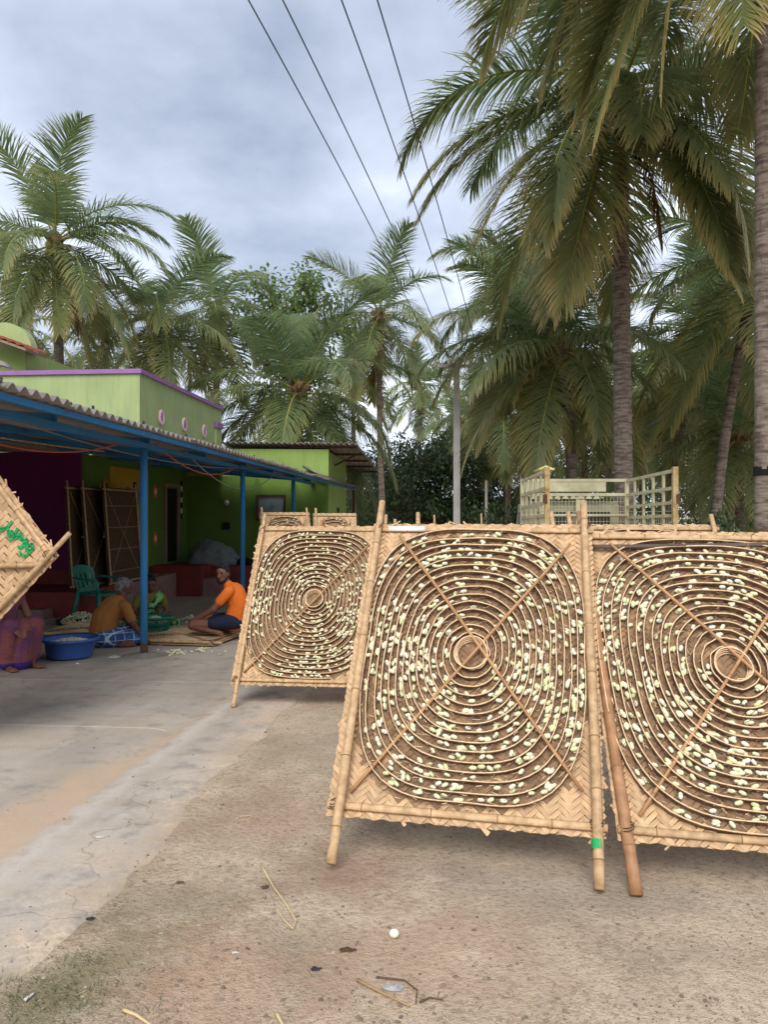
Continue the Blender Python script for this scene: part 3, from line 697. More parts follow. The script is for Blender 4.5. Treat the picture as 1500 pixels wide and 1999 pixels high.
            mm = M @ T(lo(xc + r_ * math.cos(ph), yc + r_ * math.sin(ph), fz * n_)) @ Matrix.Rotation(an_, 4, 'Z') @ Matrix.Rotation(R(90 + rg.uniform(-22, 22)), 4, 'Y') @ Matrix.Scale(sz, 4)
            stock.append(((mm.translation - Vector((0, 0, EYE))).length, mm, words)); got += 1
            if detail == 2:
                c0 = lo(xc + r_ * math.cos(ph), yc + r_ * math.sin(ph), fz * n_)
                for q in range(3):
                    an2 = rg.uniform(0, 6.28); l_ = rg.uniform(0.014, 0.026); d = Vector((math.cos(an2), math.sin(an2), rg.uniform(-.3, .3))) * l_; s2 = Vector((-math.sin(an2), math.cos(an2), 0)) * 0.00022
                    c = c0 + Vector((rg.uniform(-.008, .008), rg.uniform(-.008, .008), fz * rg.uniform(-.004, .01)))
                    flo.add([c - d - s2, c - d + s2, c + d + s2, c + d - s2], [(0, 1, 2, 3)])
        if detail == 2 and flo.v: part('silk_floss', flo, FLOSS, kind='stuff')
    bk_ = Vector((M[0][1], M[1][1], 0))
    if not back and 0.3 < bk_.length < 0.9:          # props that hold a standing tray up from behind
        bk_.normalize()
        for xx in (0.16 * W, 0.84 * W):
            tp_ = M @ lo(xx, y1 - 0.08, -0.045); ft = tp_ + bk_ * 0.45; ft.z = gz(ft.y)
            part('prop', bamboo(M.inverted() @ ft, M.inverted() @ tp_, 0.018, 0.016, rg, 8), [BAMBOO2, BNODE], True)
    sr = 0.0085
    zf = front * (0.046 if cocoon else 0.02)
    if sticks[0]: part('cross_stick', bamboo(lo(0.06, y0 + 0.06, zf - front * .03), lo(W - 0.06 - diag_trim, y1 - 0.10 - diag_trim, zf + front * .006), sr, sr * 0.9, rg, 6, 0.006, 0, 1.0, 0.4), [STICK, BNODE], True)
    if sticks[1]: part('cross_stick', bamboo(lo(0.13, y1 - 0.07, zf - front * .006), lo(W - 0.05, y0 + 0.13, zf - front * .008), sr, sr * 0.9, rg, 6, 0.006, 0, 1.0, 0.4), [STICK, BNODE], True)
    return t, lo
def tray_frame(foot, yaw, lean):
    """foot of the left pole, yaw = dY/dX of the width direction, lean = angle from the vertical"""
    x = Vector((1, yaw, 0)).normalized(); back = Vector((-x.y, x.x, 0)); y = back * math.sin(lean) + Vector((0, 0, 1)) * math.cos(lean); n = x.cross(y)
    M = Matrix((x, y, n)).transposed().to_4x4(); M.translation = foot; return M

trA, loA = make_tray('large cocoon tray with green taped pole foot, complete in the middle of the yard', tray_frame(G(637, 1690), -0.21, R(37.5)), words='middle', seed=3, n_coc=640, diag_trim=0.02, pole_n=0.040)
def on_tray(t, mb, mat, name, **kw):
    o = bpy.data.objects.new(name, mb.mesh(name, mat, ID, True)); col.objects.link(o); o.parent = t; tag(o, **kw); return o
on_tray(trA, MB().tube([loA(1.12, 0.150, 0.040), loA(1.12, 0.188, 0.040)], 0.0238, 12, False), GREENP, 'green_tape')
on_tray(trA, MB().tube([loA(0.055, 1.77, 0.015), loA(0.26, 1.77, 0.015)], 0.0182, 8, True, 0, 0.57), WHITE, 'white_painted_rail')
make_tray('smaller looking cocoon tray standing farthest back beside the concrete apron', tray_frame(G(450, 1383), -0.10, R(36)), W=1.16, words='far', seed=5, detail=1, n_coc=560, turns=16, sticks=(True, False), pr=0.018)
trC, loC = make_tray('cocoon tray with thick reddish bamboo pole, cut by the picture edge', tray_frame(G(1243, 1750), -0.20, R(41)), W=1.16, words='edge', seed=11, n_coc=600, left_mat=BAMBOO2, skew=-0.075, pr=0.024, turns=15, pole_over=(0.0, 0.0), margin=0.0, L=1.97, pole_n=0.012, y1=1.80)
on_tray(trC, bamboo(loC(0.02, 1.715, 0.03), loC(1.2, 1.745, 0.03), 0.014, 0.014, rnd, 6, 0.003, 0, 0.6), [simple('dark_rail', rgb('5b4b42'), 0.7), BNODE], 'dark_rail')
# trays standing behind
Dl = P(800, 990, 6.7)
make_tray('cocoon tray just behind the middle one, only its top edge showing', tray_frame(Vector((Dl.x, 5.5, gz(5.5))), -0.06, R(36)), W=1.14, words='behind', seed=21, detail=1, n_coc=260, sticks=(True, True))
Il = P(1079, 1005, 6.4)
make_tray('cocoon tray hidden behind the reddish pole tray, two pole tips rising', tray_frame(Vector((Il.x, 5.2, gz(5.2))), -0.10, R(36)), W=1.12, words='behind', seed=22, detail=0, n_coc=60, L=1.88)
El = P(538, 1000, 12.4)
make_tray('distant cocoon tray before the annex window, bamboo post at its side', tray_frame(Vector((El.x, 11.9, gz(11.9) + 0.0)), 0.35, R(24)), W=0.76, L=2.02, y0=0.3, y1=1.9, words='far', seed=31, detail=0, n_coc=170, turns=11)
Fl = P(622, 1000, 12.9)
make_tray('distant cocoon tray before the annex corner, right of its twin', tray_frame(Vector((Fl.x, 12.4, gz(12.4) + 0.0)), 0.1, R(24)), W=0.66, L=2.02, y0=0.3, y1=1.9, words='far', seed=32, detail=0, n_coc=150, turns=11, poles=(True, False))
Gl = P(622, 1015, 9.0)
make_tray('empty brown tray whose long dark rail shows above the far tray', tray_frame(Vector((Gl.x, 8.3, gz(8.3))), -0.03, R(30)), W=0.88, L=1.78, y0=0.3, y1=1.60, words='far', seed=33, detail=0, cocoon=False, sticks=(False, False), left_mat=BAMBOO2)
Hl = P(843, 1003, 14)
make_tray('distant tray of which two pole tips show beside the concrete pole', tray_frame(Vector((Hl.x, 13.0, gz(13.0))), -0.05, R(32)), W=0.85, L=2.05, y0=0.3, y1=1.55, words='far', seed=34, detail=0, cocoon=False, sticks=(False, False))
# tray standing on its corner at the picture edge, back towards us
yv = Vector((0.67, 0.02, 0.742)).normalized(); xv = Vector((-0.742, 0.14, 0.67)); xv = (xv - yv * xv.dot(yv)).normalized(); nv_ = xv.cross(yv)
MJ = Matrix((xv, yv, nv_)).transposed().to_4x4(); tip = P(137, 1043, 5.0); MJ.translation = tip - yv * 1.93
trJ, loJ = make_tray('tilted tray showing its rough back with green painted letters', MJ, W=1.15, L=1.93, y0=0.2, y1=1.74, back=True, cocoon=False, detail=1, skew2=0.15, wv=0.034, seed=41, sticks=(False, False), words='', poles=(True, True), pr=0.019, rails=True)
def on_plane(px, py, dn=-0.012):
    """point of tray J seen at a pixel, in its own frame"""
    o = Vector((0, 0, EYE)); d = P(px, py, 1.0) - o; n = MJ.to_3x3() @ Vector((0, 0, 1)); p0 = MJ @ Vector((0, 0, dn)); k = (p0 - o).dot(n) / d.dot(n)
    return MJ.inverted() @ (o + d * k)
letters = MB()
zx = lambda a, b: (a * 160 / 1142, 940 + b * 280 / 1999)
for stroke in ([(-60, 610), (20, 660), (90, 640), (160, 555)], [(-40, 700), (60, 650)], [(100, 660), (140, 750), (160, 690), (190, 740), (235, 655)], [(105, 690), (110, 760)],
               [(125, 820), (210, 765), (290, 715), (295, 800), (250, 770)], [(180, 790), (285, 760)], [(310, 800), (330, 870), (280, 925)], [(310, 815), (370, 805), (350, 860), (320, 880)], [(330, 880), (380, 940)],
               [(340, 910), (400, 880), (440, 870), (455, 930), (400, 965), (350, 940)], [(260, 920), (255, 915)], [(270, 980), (290, 1020), (340, 1040), (390, 1000), (450, 940)]):
    pts = [on_plane(*zx(*q)) for q in stroke]
    for p_, q_ in zip(pts, pts[1:]):
        d = (q_ - p_); l_ = max(d.length, 1e-4); d = d / l_; s2 = Vector((-d.y, d.x, 0)) * 0.009; e_ = d * 0.006
        letters.add([p_ - e_ - s2, p_ - e_ + s2, q_ + e_ + s2, q_ + e_ - s2], [(0, 1, 2, 3)])
on_tray(trJ, letters, GREENP, 'painted_letters', label='green brushed letters')
on_tray(trJ, bamboo(on_plane(-90, 1106, -0.03), on_plane(78, 1103, -0.03), 0.018, 0.018, rnd, 8, 0.002), [BAMBOO, BNODE], 'cross_bamboo')

# cocoons: the 300 largest in view one by one, the rest as one mass
def in_view(p):
    if p.y < 0.5: return False
    px = 750 + F * p.x / p.y; py = HZ - F * (p.z - EYE) / p.y; return 2 < px < 1498 and 2 < py < 1996
stock.sort(key=lambda q: q[0])
LBL = {'middle': ('pale cream silk cocoon lodged in the large complete middle tray', 'cocoons in the middle tray'),
       'edge': ('pale cream silk cocoon lodged in the tray with thick reddish pole', 'cocoons in the tray with the reddish pole')}
rest = MB(); nsing = 0
for d_, mm, wds in stock:
    if nsing < 300 and wds in LBL and in_view(mm.translation):
        o = inst(cocoon_me, 'cocoon', None, mm); tag(o, LBL[wds][0], 'cocoon', LBL[wds][1]); nsing += 1
    else: rest.add([mm @ q for q in COC_V], COC_F)
rest.build('cocoons', COCOON, smooth=True, label='remaining pale silk cocoons lodged in the standing trays', kind='stuff')
def cocoon_heap(label, pts, name='cocoon_heap'):
    m = MB(); rg = random.Random(len(label))
    for p in pts:
        mm = T(p) @ Matrix.Rotation(rg.uniform(0, 6.28), 4, 'Z') @ Matrix.Rotation(R(90 + rg.uniform(-30, 30)), 4, 'Y') @ Matrix.Scale(rg.uniform(.9, 1.15), 4)
        m.add([mm @ q for q in COC_V], COC_F)
    return m.build(name, COCOON, smooth=True, label=label, kind='stuff')

# ================================================================== PALMS
def leaf_mat(name, young, old, dead, trans=0.25, rough=0.45):
    m = NT(name); oi = m.n('ObjectInfo'); at = m.n('Attribute', attribute_name='tip'); sp = m.n('SeparateColor'); m.l(oi.outputs['Color'], sp.inputs[0])
    age = sp.outputs[0]; rr = oi.outputs['Random']; g = m.n('NewGeometry'); isl = g.outputs['Random Per Island']
    c = m.mix(m.math('ADD', m.math('MULTIPLY', isl, 0.5), m.math('MULTIPLY', rr, 0.4), True), young, tuple(q * 1.5 for q in young))
    f = m.math('MULTIPLY', m.math('POWER', at.outputs['Fac'], 1.6), m.math('ADD', m.math('MULTIPLY', age, 1.12), m.math('MULTIPLY', isl, 0.15)), True)
    c = m.mix(m.math('MULTIPLY', age, 0.12, True), c, old)
    c = m.mix(f, c, old)
    f2 = m.math('MULTIPLY', m.math('POWER', at.outputs['Fac'], 5.0), m.math('MULTIPLY', age, 1.3), True)
    c = m.mix(f2, c, dead)
    m.color(c); m.rough(rough); m.p.inputs['Specular IOR Level'].default_value = 0.45
    tr = m.n('BsdfTranslucent'); m.l(c, tr.inputs['Color']); ms = m.n('MixShader'); ms.inputs[0].default_value = trans
    m.l(m.p.outputs[0], ms.inputs[1]); m.l(tr.outputs[0], ms.inputs[2]); m.l(ms.outputs[0], m.o.inputs['Surface']); return m.m
PALM = leaf_mat('palm_leaflet', (0.155, 0.222, 0.104), (0.54, 0.44, 0.14), (0.46, 0.34, 0.16), 0.52, 0.36)
RACHIS = simple('palm_rachis', rgb('a9a04a'), 0.5, 0.25, 6, 0, c2=rgb('7c7f36'))
DEADF = simple('dead_frond', rgb('8a6a48'), 0.9, 0.3, 7, 0, c2=rgb('5c4530'))
def trunk_mat(name, c1, c2):
    m = NT(name); v = m.coord(); f = m.noise(m.coord('Object', (3, 3, 14)), 1.6, 5); f2 = m.noise(m.coord('Object', (8, 8, 2.0)), 3, 5); f3 = m.noise(v, 1.1, 3)
    c = m.mix(m.ramp(f, [(0.38, 0.0), (0.6, 1.0)]), c1, c2)
    c = m.mix(m.ramp(f2, [(0.55, 0.0), (0.72, 0.6)]), c, tuple(q * 0.45 for q in c1))
    c = m.mix(m.ramp(f3, [(0.55, 0.0), (0.7, 0.35)]), c, rgb('8f8d7c'))
    m.color(c); m.rough(0.9); m.bump(m.math('ADD', f, f2), 0.6, 0.02); return m.m
TRUNK = trunk_mat('palm_bark', rgb('52463e'), rgb('83766a'))
COCONUT = simple('coconut_husk', rgb('9a8a3e'), 0.5, 0.2, 10, 0.1, c2=rgb('6d6a2c'), obj_var=0.2)
HUSKF = simple('crown_fibre', rgb('7d6344'), 0.9, 0.3, 14, 0.4, c2=rgb('4b3a2a'))
def frond_mesh(e0, droop, hang, seed, nl, L=4.6, lw=0.045, segs=3, dead=False, twist=0.0, wind=0.0):
    rg = random.Random(seed); n = 18; pts = [Vector((0, 0, 0))]; tang = []; sway = rg.uniform(-0.25, 0.25)
    for i in range(n):
        s_ = (i + 0.5) / n; e_ = e0 - droop * s_ ** 1.4; e_ = max(e_, -86); d = Vector((math.cos(R(e_)), sway * s_ * s_ * math.cos(R(e_)), math.sin(R(e_)))).normalized()
        tang.append(d); pts.append(pts[-1] + d * (L / n))
    m = MB(); tip = []
    rad = [0.045 * (1 - 0.93 * (i / n) ** 0.6) + 0.004 for i in range(n + 1)]
    m.tube(pts, rad, 5, True, 1, 0.7); tip += [0.0] * len(m.v)
    def at(s_):
        f = s_ * n; i = min(int(f), n - 1); return pts[i].lerp(pts[i + 1], f - i), tang[i]
    for k in range(nl):
        s_ = 0.14 + 0.86 * (k + 0.5) / nl
        for side in (-1, 1):
            if rg.random() < 0.04: continue
            p, t_ = at(min(0.999, s_ + rg.uniform(-.004, .004)))
            lat = Vector((-t_.y, t_.x, 0)); lat = lat.normalized() if lat.length > 1e-3 else Vector((0, 1, 0)); up = lat.cross(t_) * -1
            if up.z < 0 and abs(t_.z) < 0.95: up = -up
            lat = lat * side
            q = (s_ - 0.14) / 0.86
            ln = 1.28 * (0.50 + 0.62 * math.sin(math.pi * min(1, 0.18 + 0.72 * q)) ** 1.0 - 0.34 * q * q) * rg.uniform(0.88, 1.08) * (L / 4.6)
            ang = R(74 - 42 * q + rg.uniform(-11, 11))
            d = t_ * math.cos(ang) + lat * math.sin(ang) * math.cos(R(22)) + up * math.sin(ang) * math.sin(R(20))
            d.normalize(); wv_ = t_.cross(d); 
            wv_ = (t_ * 0.75 + up * 0.25 - d * (t_ * 0.75 + up * 0.25).dot(d)).normalized()
            c = p; base = len(m.v); g = hang * rg.uniform(0.45, 1.5)
            for sg in range(segs + 1):
                f = sg / segs; ww = lw * (0.75 + 0.5 * math.sin(math.pi * min(1, f * 0.8 + 0.1))) * (1 - f ** 2.5) + 0.003
                m.v += [c - wv_ * ww / 2, c + wv_ * ww / 2]; tip += [min(1, 0.30 * q + 0.72 * f)] * 2
                d = (d + Vector((wind * 0.15, 0, -g * (0.45 + 0.8 * f) / segs * 1.6))).normalized(); c = c + d * (ln / segs)
            for sg in range(segs):
                o = base + 2 * sg; m.f.append((o, o + 1, o + 3, o + 2)); m.m.append(0)
    me = m.mesh('frond', [DEADF, DEADF] if dead else [PALM, RACHIS]); a_ = me.attributes.new('tip', 'FLOAT', 'POINT'); a_.data.foreach_set('value', tip); return me
CLS = [(82, 28, 0.12), (66, 56, 0.30), (48, 76, 0.55), (30, 86, 0.85), (10, 82, 0.95), (-12, 64, 0.85), (-36, 42, 0.65), (-58, 24, 0.45)]
FR = {}
for lod, (nl, lw, sg) in enumerate(((150, 0.031, 3), (100, 0.039, 3), (60, 0.062, 2))):
    for i, (e0, dr_, hg) in enumerate(CLS):
        FR[lod, i] = [frond_mesh(e0, dr_ * q, hg, 100 * lod + 10 * i + k_, nl, 4.6, lw, sg) for k_, q in enumerate((0.85, 1.1))]
FRD = frond_mesh(-62, 24, 1.5, 999, 40, 3.6, 0.04, 2, True)
coc_me = MB().ell((0, 0, 0), (0.085, 0.085, 0.11), None, 10, 8).mesh('coconut', COCONUT, ID, True)
def palm(label, base, heart, size=1.0, nf=26, r=0.15, lod=1, seed=1, nuts=6, dead=2, age=0.5, emin=-60, emax=84, extra=(), bow=0.25, rings=False, group='coconut palms', top_only=False):
    rg = random.Random(seed); base = Vector(base); heart = Vector(heart)
    t = thing('coconut_palm', label, 'palm tree', T(base), group)
    H = heart - base; n = 60 if rings else 22; m = MB(); pts = []; rad = []
    side = Vector((rg.uniform(-1, 1), rg.uniform(-1, 1), 0)).normalized() * bow
    for i in range(n + 1):
        s_ = i / n; p = H * s_ + side * math.sin(math.pi * s_) * 0.5; pts.append(p)
        rr_ = r * (1.0 - 0.25 * s_) * (1 + 0.5 * math.exp(-s_ * H.length / 0.35))
        rad.append(rr_ * (1 + (0.035 if i % 2 else -0.02) * (1 if rings else 0.6)) * (1 + 0.03 * noise.noise(Vector((i * 0.7, seed, 0)))))
    pts[0] = pts[0] - Vector((0, 0, 0.3)); m.tube(pts, rad, 16 if rings else 10, True)
    tr = m.build('trunk', TRUNK, t, T(base), True)
    crown = MB(); crown.ell(H + Vector((0, 0, 0.05)), (r * 1.5, r * 1.5, 0.5 * size), None, 12, 8); 
    for k_ in range(14):
        a_ = rg.uniform(0, 6.28); e_ = R(rg.uniform(-10, 60)); d = Vector((math.cos(a_) * math.cos(e_), math.sin(a_) * math.cos(e_), math.sin(e_)))
        crown.tube([H + d * 0.1, H + d * 0.55 * size], [0.07, 0.035], 5)
    crown.build('crown_base', HUSKF, t, T(base), True)
    fl = []
    nf = int(nf * 0.82)
    for k_ in range(nf):
        q = (k_ + 0.5) / nf; fl.append((137.5 * k_ + rg.uniform(-12, 12) + seed * 40, emax + (emin - emax) * q ** 0.8 + rg.uniform(-6, 6), q))
    for az, el in extra: fl.append((az, el, max(0.0, min(1.0, (60 - el) / 110))))
    for az, el, q in fl:
        ci = min(range(len(CLS)), key=lambda i_: abs(CLS[i_][0] - el)); me = rg.choice(FR[lod, ci])
        sc_ = size * rg.uniform(0.9, 1.06) * (0.8 if el > 74 else 1.0)
        o = inst(me, 'frond', t, T(H + Vector((0, 0, 0.25 * size * (1 - q)))) @ Matrix.Rotation(R(az), 4, 'Z') @ Matrix.Rotation(R(CLS[ci][0] - el), 4, 'Y') @ Matrix.Rotation(R(rg.uniform(-14, 14)), 4, 'X') @ Matrix.Scale(sc_, 4))
        ag = max(0.0, min(1.0, age * (0.15 + 1.15 * q ** 1.3) + rg.uniform(-.12, .12))); o.color = (ag, rg.random(), 0, 1)
    for k_ in range(dead):
        inst(FRD, 'dead_frond', t, T(H - Vector((0, 0, 0.1))) @ Matrix.Rotation(rg.uniform(0, 6.28), 4, 'Z') @ Matrix.Scale(size * rg.uniform(.6, .9), 4))
    for k_ in range(nuts):
        a_ = rg.choice((0.4, 2.5, 4.4)) + seed + rg.uniform(-.35, .35); 
        inst(coc_me, 'coconut', t, T(H + Vector((math.cos(a_) * rg.uniform(.22, .42), math.sin(a_) * rg.uniform(.22, .42), rg.uniform(-.35, -.02)))) @ Matrix.Scale(rg.uniform(.85, 1.15), 4))
    return t, pts
def gp(px, Y): return Vector(((px - 750) / F * Y, Y, gz(Y)))
AZ = lambda x, y: math.degrees(math.atan2(y, x))
# the tall one above the truck
palm('tallest full palm with straight ringed trunk rising behind the truck', gp(1222, 14.6), P(1212, 195, 14.6), 1.0, 20, 0.185, 0, 4, 14, 2, 0.52, -50, 80, extra=((180, 24), (185, -8), (200, -30), (228, -28), (250, -46), (275, -30), (292, -52), (310, -36), (262, -12), (215, -55), (0, 10), (345, 5), (330, -50)), bow=0.12, rings=True)
tpal, tp = palm('palm at the picture edge with thick ringed trunk and black band', gp(1497, 9.6), P(1492, -420, 9.6), 1.0, 16, 0.138, 0, 9, 6, 0, 0.5, -20, 70, extra=((178, -38), (192, -30), (165, -50), (200, -56), (186, -58), (150, -50), (215, -60), (183, -8)), bow=0.05, rings=True)
p = gp(1497, 9.6)
zb = P(1490, 920, 9.6).z - p.z
MB().tube([(0, 0, zb - 0.06), (0, 0, zb + 0.06)], 0.150, 16, False).build('black_band', DARK, tpal, T(p), True)
MB().ell((-0.05, -0.132, P(1483, 725, 9.5).z - p.z), (0.022, 0.012, 0.022)).build('white_disc', WHITE, tpal, T(p), True)
# the grove on the truck's far side
palm('palm with slim trunk leaning towards the edge palm', gp(1383, 17.5), P(1478, 520, 17.8), 0.92, 26, 0.13, 1, 12, 6, 2, 0.6, -62, 80, bow=0.5)
palm('distant palm with trunk slanting behind the tall palm', gp(1262, 25), P(1352, 650, 25), 0.95, 26, 0.16, 1, 15, 4, 2, 0.5, -60, 80, bow=0.5)
palm('leftmost of three slim trunks behind the truck, yellowing crown', gp(1040, 21), P(1025, 640, 21), 0.74, 26, 0.135, 1, 17, 5, 3, 0.75, -66, 78, bow=0.2)
palm('middle of three slim trunks behind the truck, leaning slightly', gp(1075, 20), P(1045, 650, 20), 0.74, 24, 0.135, 1, 19, 5, 3, 0.65, -66, 78, bow=0.2)
palm('third slim trunk behind the truck, nearest the tall palm', gp(1127, 18.5), P(1100, 690, 18.5), 0.8, 24, 0.15, 1, 23, 5, 2, 0.6, -66, 78, bow=0.2)
palm('pale palm peeping past the tall crown above the concrete pole', gp(1060, 30), P(1040, 540, 30), 0.92, 24, 0.15, 1, 27, 0, 1, 0.6, -55, 80)
palm('dark palm between the edge trunk and the slanting one', gp(1420, 24), P(1425, 700, 24), 0.9, 24, 0.15, 1, 29, 0, 2, 0.55, -62, 78)
palm('short palm low behind the leafy shrub', gp(1300, 30), P(1310, 790, 30), 0.9, 24, 0.15, 2, 31, 0, 2, 0.4, -55, 78)
palm('short palm beside the edge trunk, fronds near the shrub', gp(1450, 21), P(1440, 860, 21), 0.8, 22, 0.14, 1, 33, 0, 1, 0.35, -40, 80)
# above and behind the house
palm('palm at the picture edge rising over the stair tower with coconuts', gp(118, 24), P(107, 480, 24), 0.86, 26, 0.17, 1, 35, 10, 2, 0.42, -62, 82, extra=((255, -40), (285, -50), (20, -30), (0, 30), (40, 50)))
palm('second palm over the house roof, trunk hidden by fronds', gp(318, 28), P(308, 625, 28), 0.9, 26, 0.18, 1, 37, 6, 2, 0.42, -62, 82)
palm('palm behind the leafy tree, crown half hidden', gp(432, 32), P(425, 610, 32), 0.85, 24, 0.16, 2, 39, 2, 2, 0.35, -55, 84)
palm('young bushy palm spreading over the annex roof', gp(585, 27), P(585, 775, 27), 1.05, 24, 0.2, 0, 41, 0, 1, 0.22, -52, 82, extra=((180, 8), (175, -10), (265, -25), (285, -35), (0, 0), (350, -20), (335, -45), (100, 70), (60, 75)))
palm('slender palm right of the annex, crown clear against the sky', gp(752, 36), P(742, 620, 36), 0.95, 24, 0.16, 1, 43, 4, 3, 0.5, -62, 84)
# distant palms that close the view
far_spots = [(900, 830, 48, 'small far palm seen left of the concrete pole foot'), (935, 790, 55, 'small far palm seen right of the concrete pole'), (985, 800, 40, 'far palm low behind the three slim trunks'),
             (1140, 830, 38, 'far palm showing between slim trunk and tall trunk'), (1180, 760, 34, 'far palm behind the tall trunk, mostly covered'), (1255, 820, 42, 'far palm right behind the tall trunk'), (1365, 800, 36, 'far palm behind the leaning slim trunk'),
             (820, 760, 60, 'far palm peeping beside the slender palm'), (1060, 790, 46, 'far palm filling the gap behind the truck cage'), (690, 720, 46, 'far palm behind the young bushy palm'), (200, 690, 40, 'far palm low over the purple coping'), (30, 640, 36, 'far palm low behind the stair tower')]
for i, (px, py, Y, lb) in enumerate(far_spots):
    palm(lb, gp(px + 6, Y), P(px, py, Y), 0.95, 24, 0.17, 2, 50 + i, 0, 2, 0.42, -60, 82)

# ================================================================== OTHER TREES AND SHRUBS
def leafy(name, c, trans=0.3, rough=0.5):
    m = NT(name); g = m.n('NewGeometry'); isl = g.outputs['Random Per Island']; cc = m.ramp(isl, [(0.0, tuple(q * 0.6 for q in c)), (0.6, c), (1.0, tuple(q * 1.6 for q in c))])
    m.color(cc); m.rough(rough); tr = m.n('BsdfTranslucent'); m.l(cc, tr.inputs['Color']); ms = m.n('MixShader'); ms.inputs[0].default_value = trans
    m.l(m.p.outputs[0], ms.inputs[1]); m.l(tr.outputs[0], ms.inputs[2]); m.l(ms.outputs[0], m.o.inputs['Surface']); return m.m
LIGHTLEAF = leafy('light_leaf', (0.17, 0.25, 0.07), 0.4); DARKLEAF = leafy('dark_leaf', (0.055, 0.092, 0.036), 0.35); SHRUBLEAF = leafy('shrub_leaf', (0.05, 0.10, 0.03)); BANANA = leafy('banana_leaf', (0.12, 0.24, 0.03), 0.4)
BARK = simple('grey_bark', rgb('6d6254'), 0.9, 0.3, 8, 0.4)
def leaf_quad(m, p, d, up, l_, w_):
    d = d.normalized(); s_ = d.cross(up); s_ = s_.normalized() if s_.length > 1e-3 else Vector((1, 0, 0)); n_ = s_.cross(d)
    m.add([p, p + d * l_ * .45 + s_ * w_ * .5 + n_ * w_ * .12, p + d * l_ - n_ * l_ * .12, p + d * l_ * .45 - s_ * w_ * .5 + n_ * w_ * .12], [(0, 1, 2, 3)])
def rv(rg): 
    while True:
        v = Vector((rg.uniform(-1, 1), rg.uniform(-1, 1), rg.uniform(-1, 1)))
        if 0.05 < v.length < 1: return v
def broad_tree(label, base, top, spread, nb, nleaf, lsz, mat, seed, name='leafy_tree', low=0.35, cl=0.34, group=None):
    rg = random.Random(seed); base = Vector(base); t = thing(name, label, 'tree', T(base), group); H = (Vector(top) - base); tr = MB(); lf = MB()
    tr.tube([Vector((0, 0, -.3)), H * 0.25, H * 0.55, H * 0.8], [H.length * .022, H.length * .017, H.length * .011, H.length * .005], 8)
    tips = []
    for i in range(nb):
        s_ = low + (0.95 - low) * rg.random(); a_ = i * 2.4 + rg.uniform(-.4, .4); p0 = H * s_ * 0.82; k = math.sin(math.pi * (0.18 + 0.72 * (s_ - low) / (1 - low)))
        e_ = p0 + Vector((math.cos(a_) * spread * k, math.sin(a_) * spread * k, H.length * rg.uniform(.06, .22))); mid = p0.lerp(e_, .5) + Vector((0, 0, .12 * spread))
        tr.tube([p0, mid, e_], [H.length * .007, H.length * .0045, H.length * .0015], 5); tips += [(e_, 1.0), (mid, .8), (mid.lerp(e_, .5) + rv(rg) * .3, .9), (e_ + rv(rg) * spread * .3, .7)]
        tr.tube([mid, tips[-1][0]], [H.length * .003, .01], 4)
    for i in range(nleaf):
        c, k = rg.choice(tips); v = rv(rg); p = c + Vector((v.x, v.y, v.z * .8)) * spread * cl * k; d = (v + Vector((0, 0, -.35)) + rv(rg) * .5)
        leaf_quad(lf, p, d, Vector((0, 0, 1)) + rv(rg) * .5, lsz * rg.uniform(.7, 1.3), lsz * rg.uniform(.4, .65))
    tr.build('trunk', BARK, t, T(base), True); lf.build('crown', mat, t, T(base)); return t
broad_tree('pale leafy tree with open branches behind the young palm', gp(570, 33), P(565, 475, 33), 2.1, 30, 5200, 0.24, LIGHTLEAF, 61, low=0.45, cl=0.30)
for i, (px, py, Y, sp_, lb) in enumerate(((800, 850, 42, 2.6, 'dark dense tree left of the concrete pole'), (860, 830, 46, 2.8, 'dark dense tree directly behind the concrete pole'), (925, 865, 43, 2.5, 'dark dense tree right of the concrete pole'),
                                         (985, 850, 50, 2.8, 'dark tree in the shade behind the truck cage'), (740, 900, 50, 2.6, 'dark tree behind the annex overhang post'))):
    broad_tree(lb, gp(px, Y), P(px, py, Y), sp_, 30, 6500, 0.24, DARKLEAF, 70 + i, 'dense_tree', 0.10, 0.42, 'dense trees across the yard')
def shrub(label, base, h, w_, n, lsz, mat, seed, name='shrub'):
    rg = random.Random(seed); t = thing(name, label, 'shrub', T(base), 'shrubs by the palm trunks'); st = MB(); lf = MB()
    for i in range(9):
        a_ = rg.uniform(0, 6.28); e_ = Vector((math.cos(a_) * w_ * rg.uniform(.2, .8), math.sin(a_) * w_ * rg.uniform(.2, .8), h * rg.uniform(.6, 1))); st.tube([(0, 0, -.1), e_ * .5 + Vector((0, 0, .1)), e_], [.015, .01, .004], 4)
        for k in range(n // 9):
            q = rg.uniform(.35, 1.05); v = rv(rg); leaf_quad(lf, e_ * q + v * w_ * .33, v + Vector((0, 0, .25)), Vector((0, 0, 1)), lsz * rg.uniform(.7, 1.3), lsz * .55)
    st.build('stem', BARK, t, T(base), True); lf.build('leaves', mat, t, T(base)); return t
shrub('bushy shrub with bright shoots beside the leaning palm trunk', gp(1400, 14), 1.6, 1.0, 1400, 0.13, SHRUBLEAF, 81)
shrub('low dark shrub at the foot of the edge palm', gp(1450, 12.5), 1.3, 0.9, 1200, 0.13, SHRUBLEAF, 82)
shrub('dark shrub right behind the truck cage post', gp(1345, 17), 1.8, 1.1, 1300, 0.14, SHRUBLEAF, 83)
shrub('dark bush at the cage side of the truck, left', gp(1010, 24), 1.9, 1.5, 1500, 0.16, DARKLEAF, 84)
shrub('rounded bush low beside the thin far pole', gp(960, 30), 2.0, 1.8, 1500, 0.18, DARKLEAF, 85)
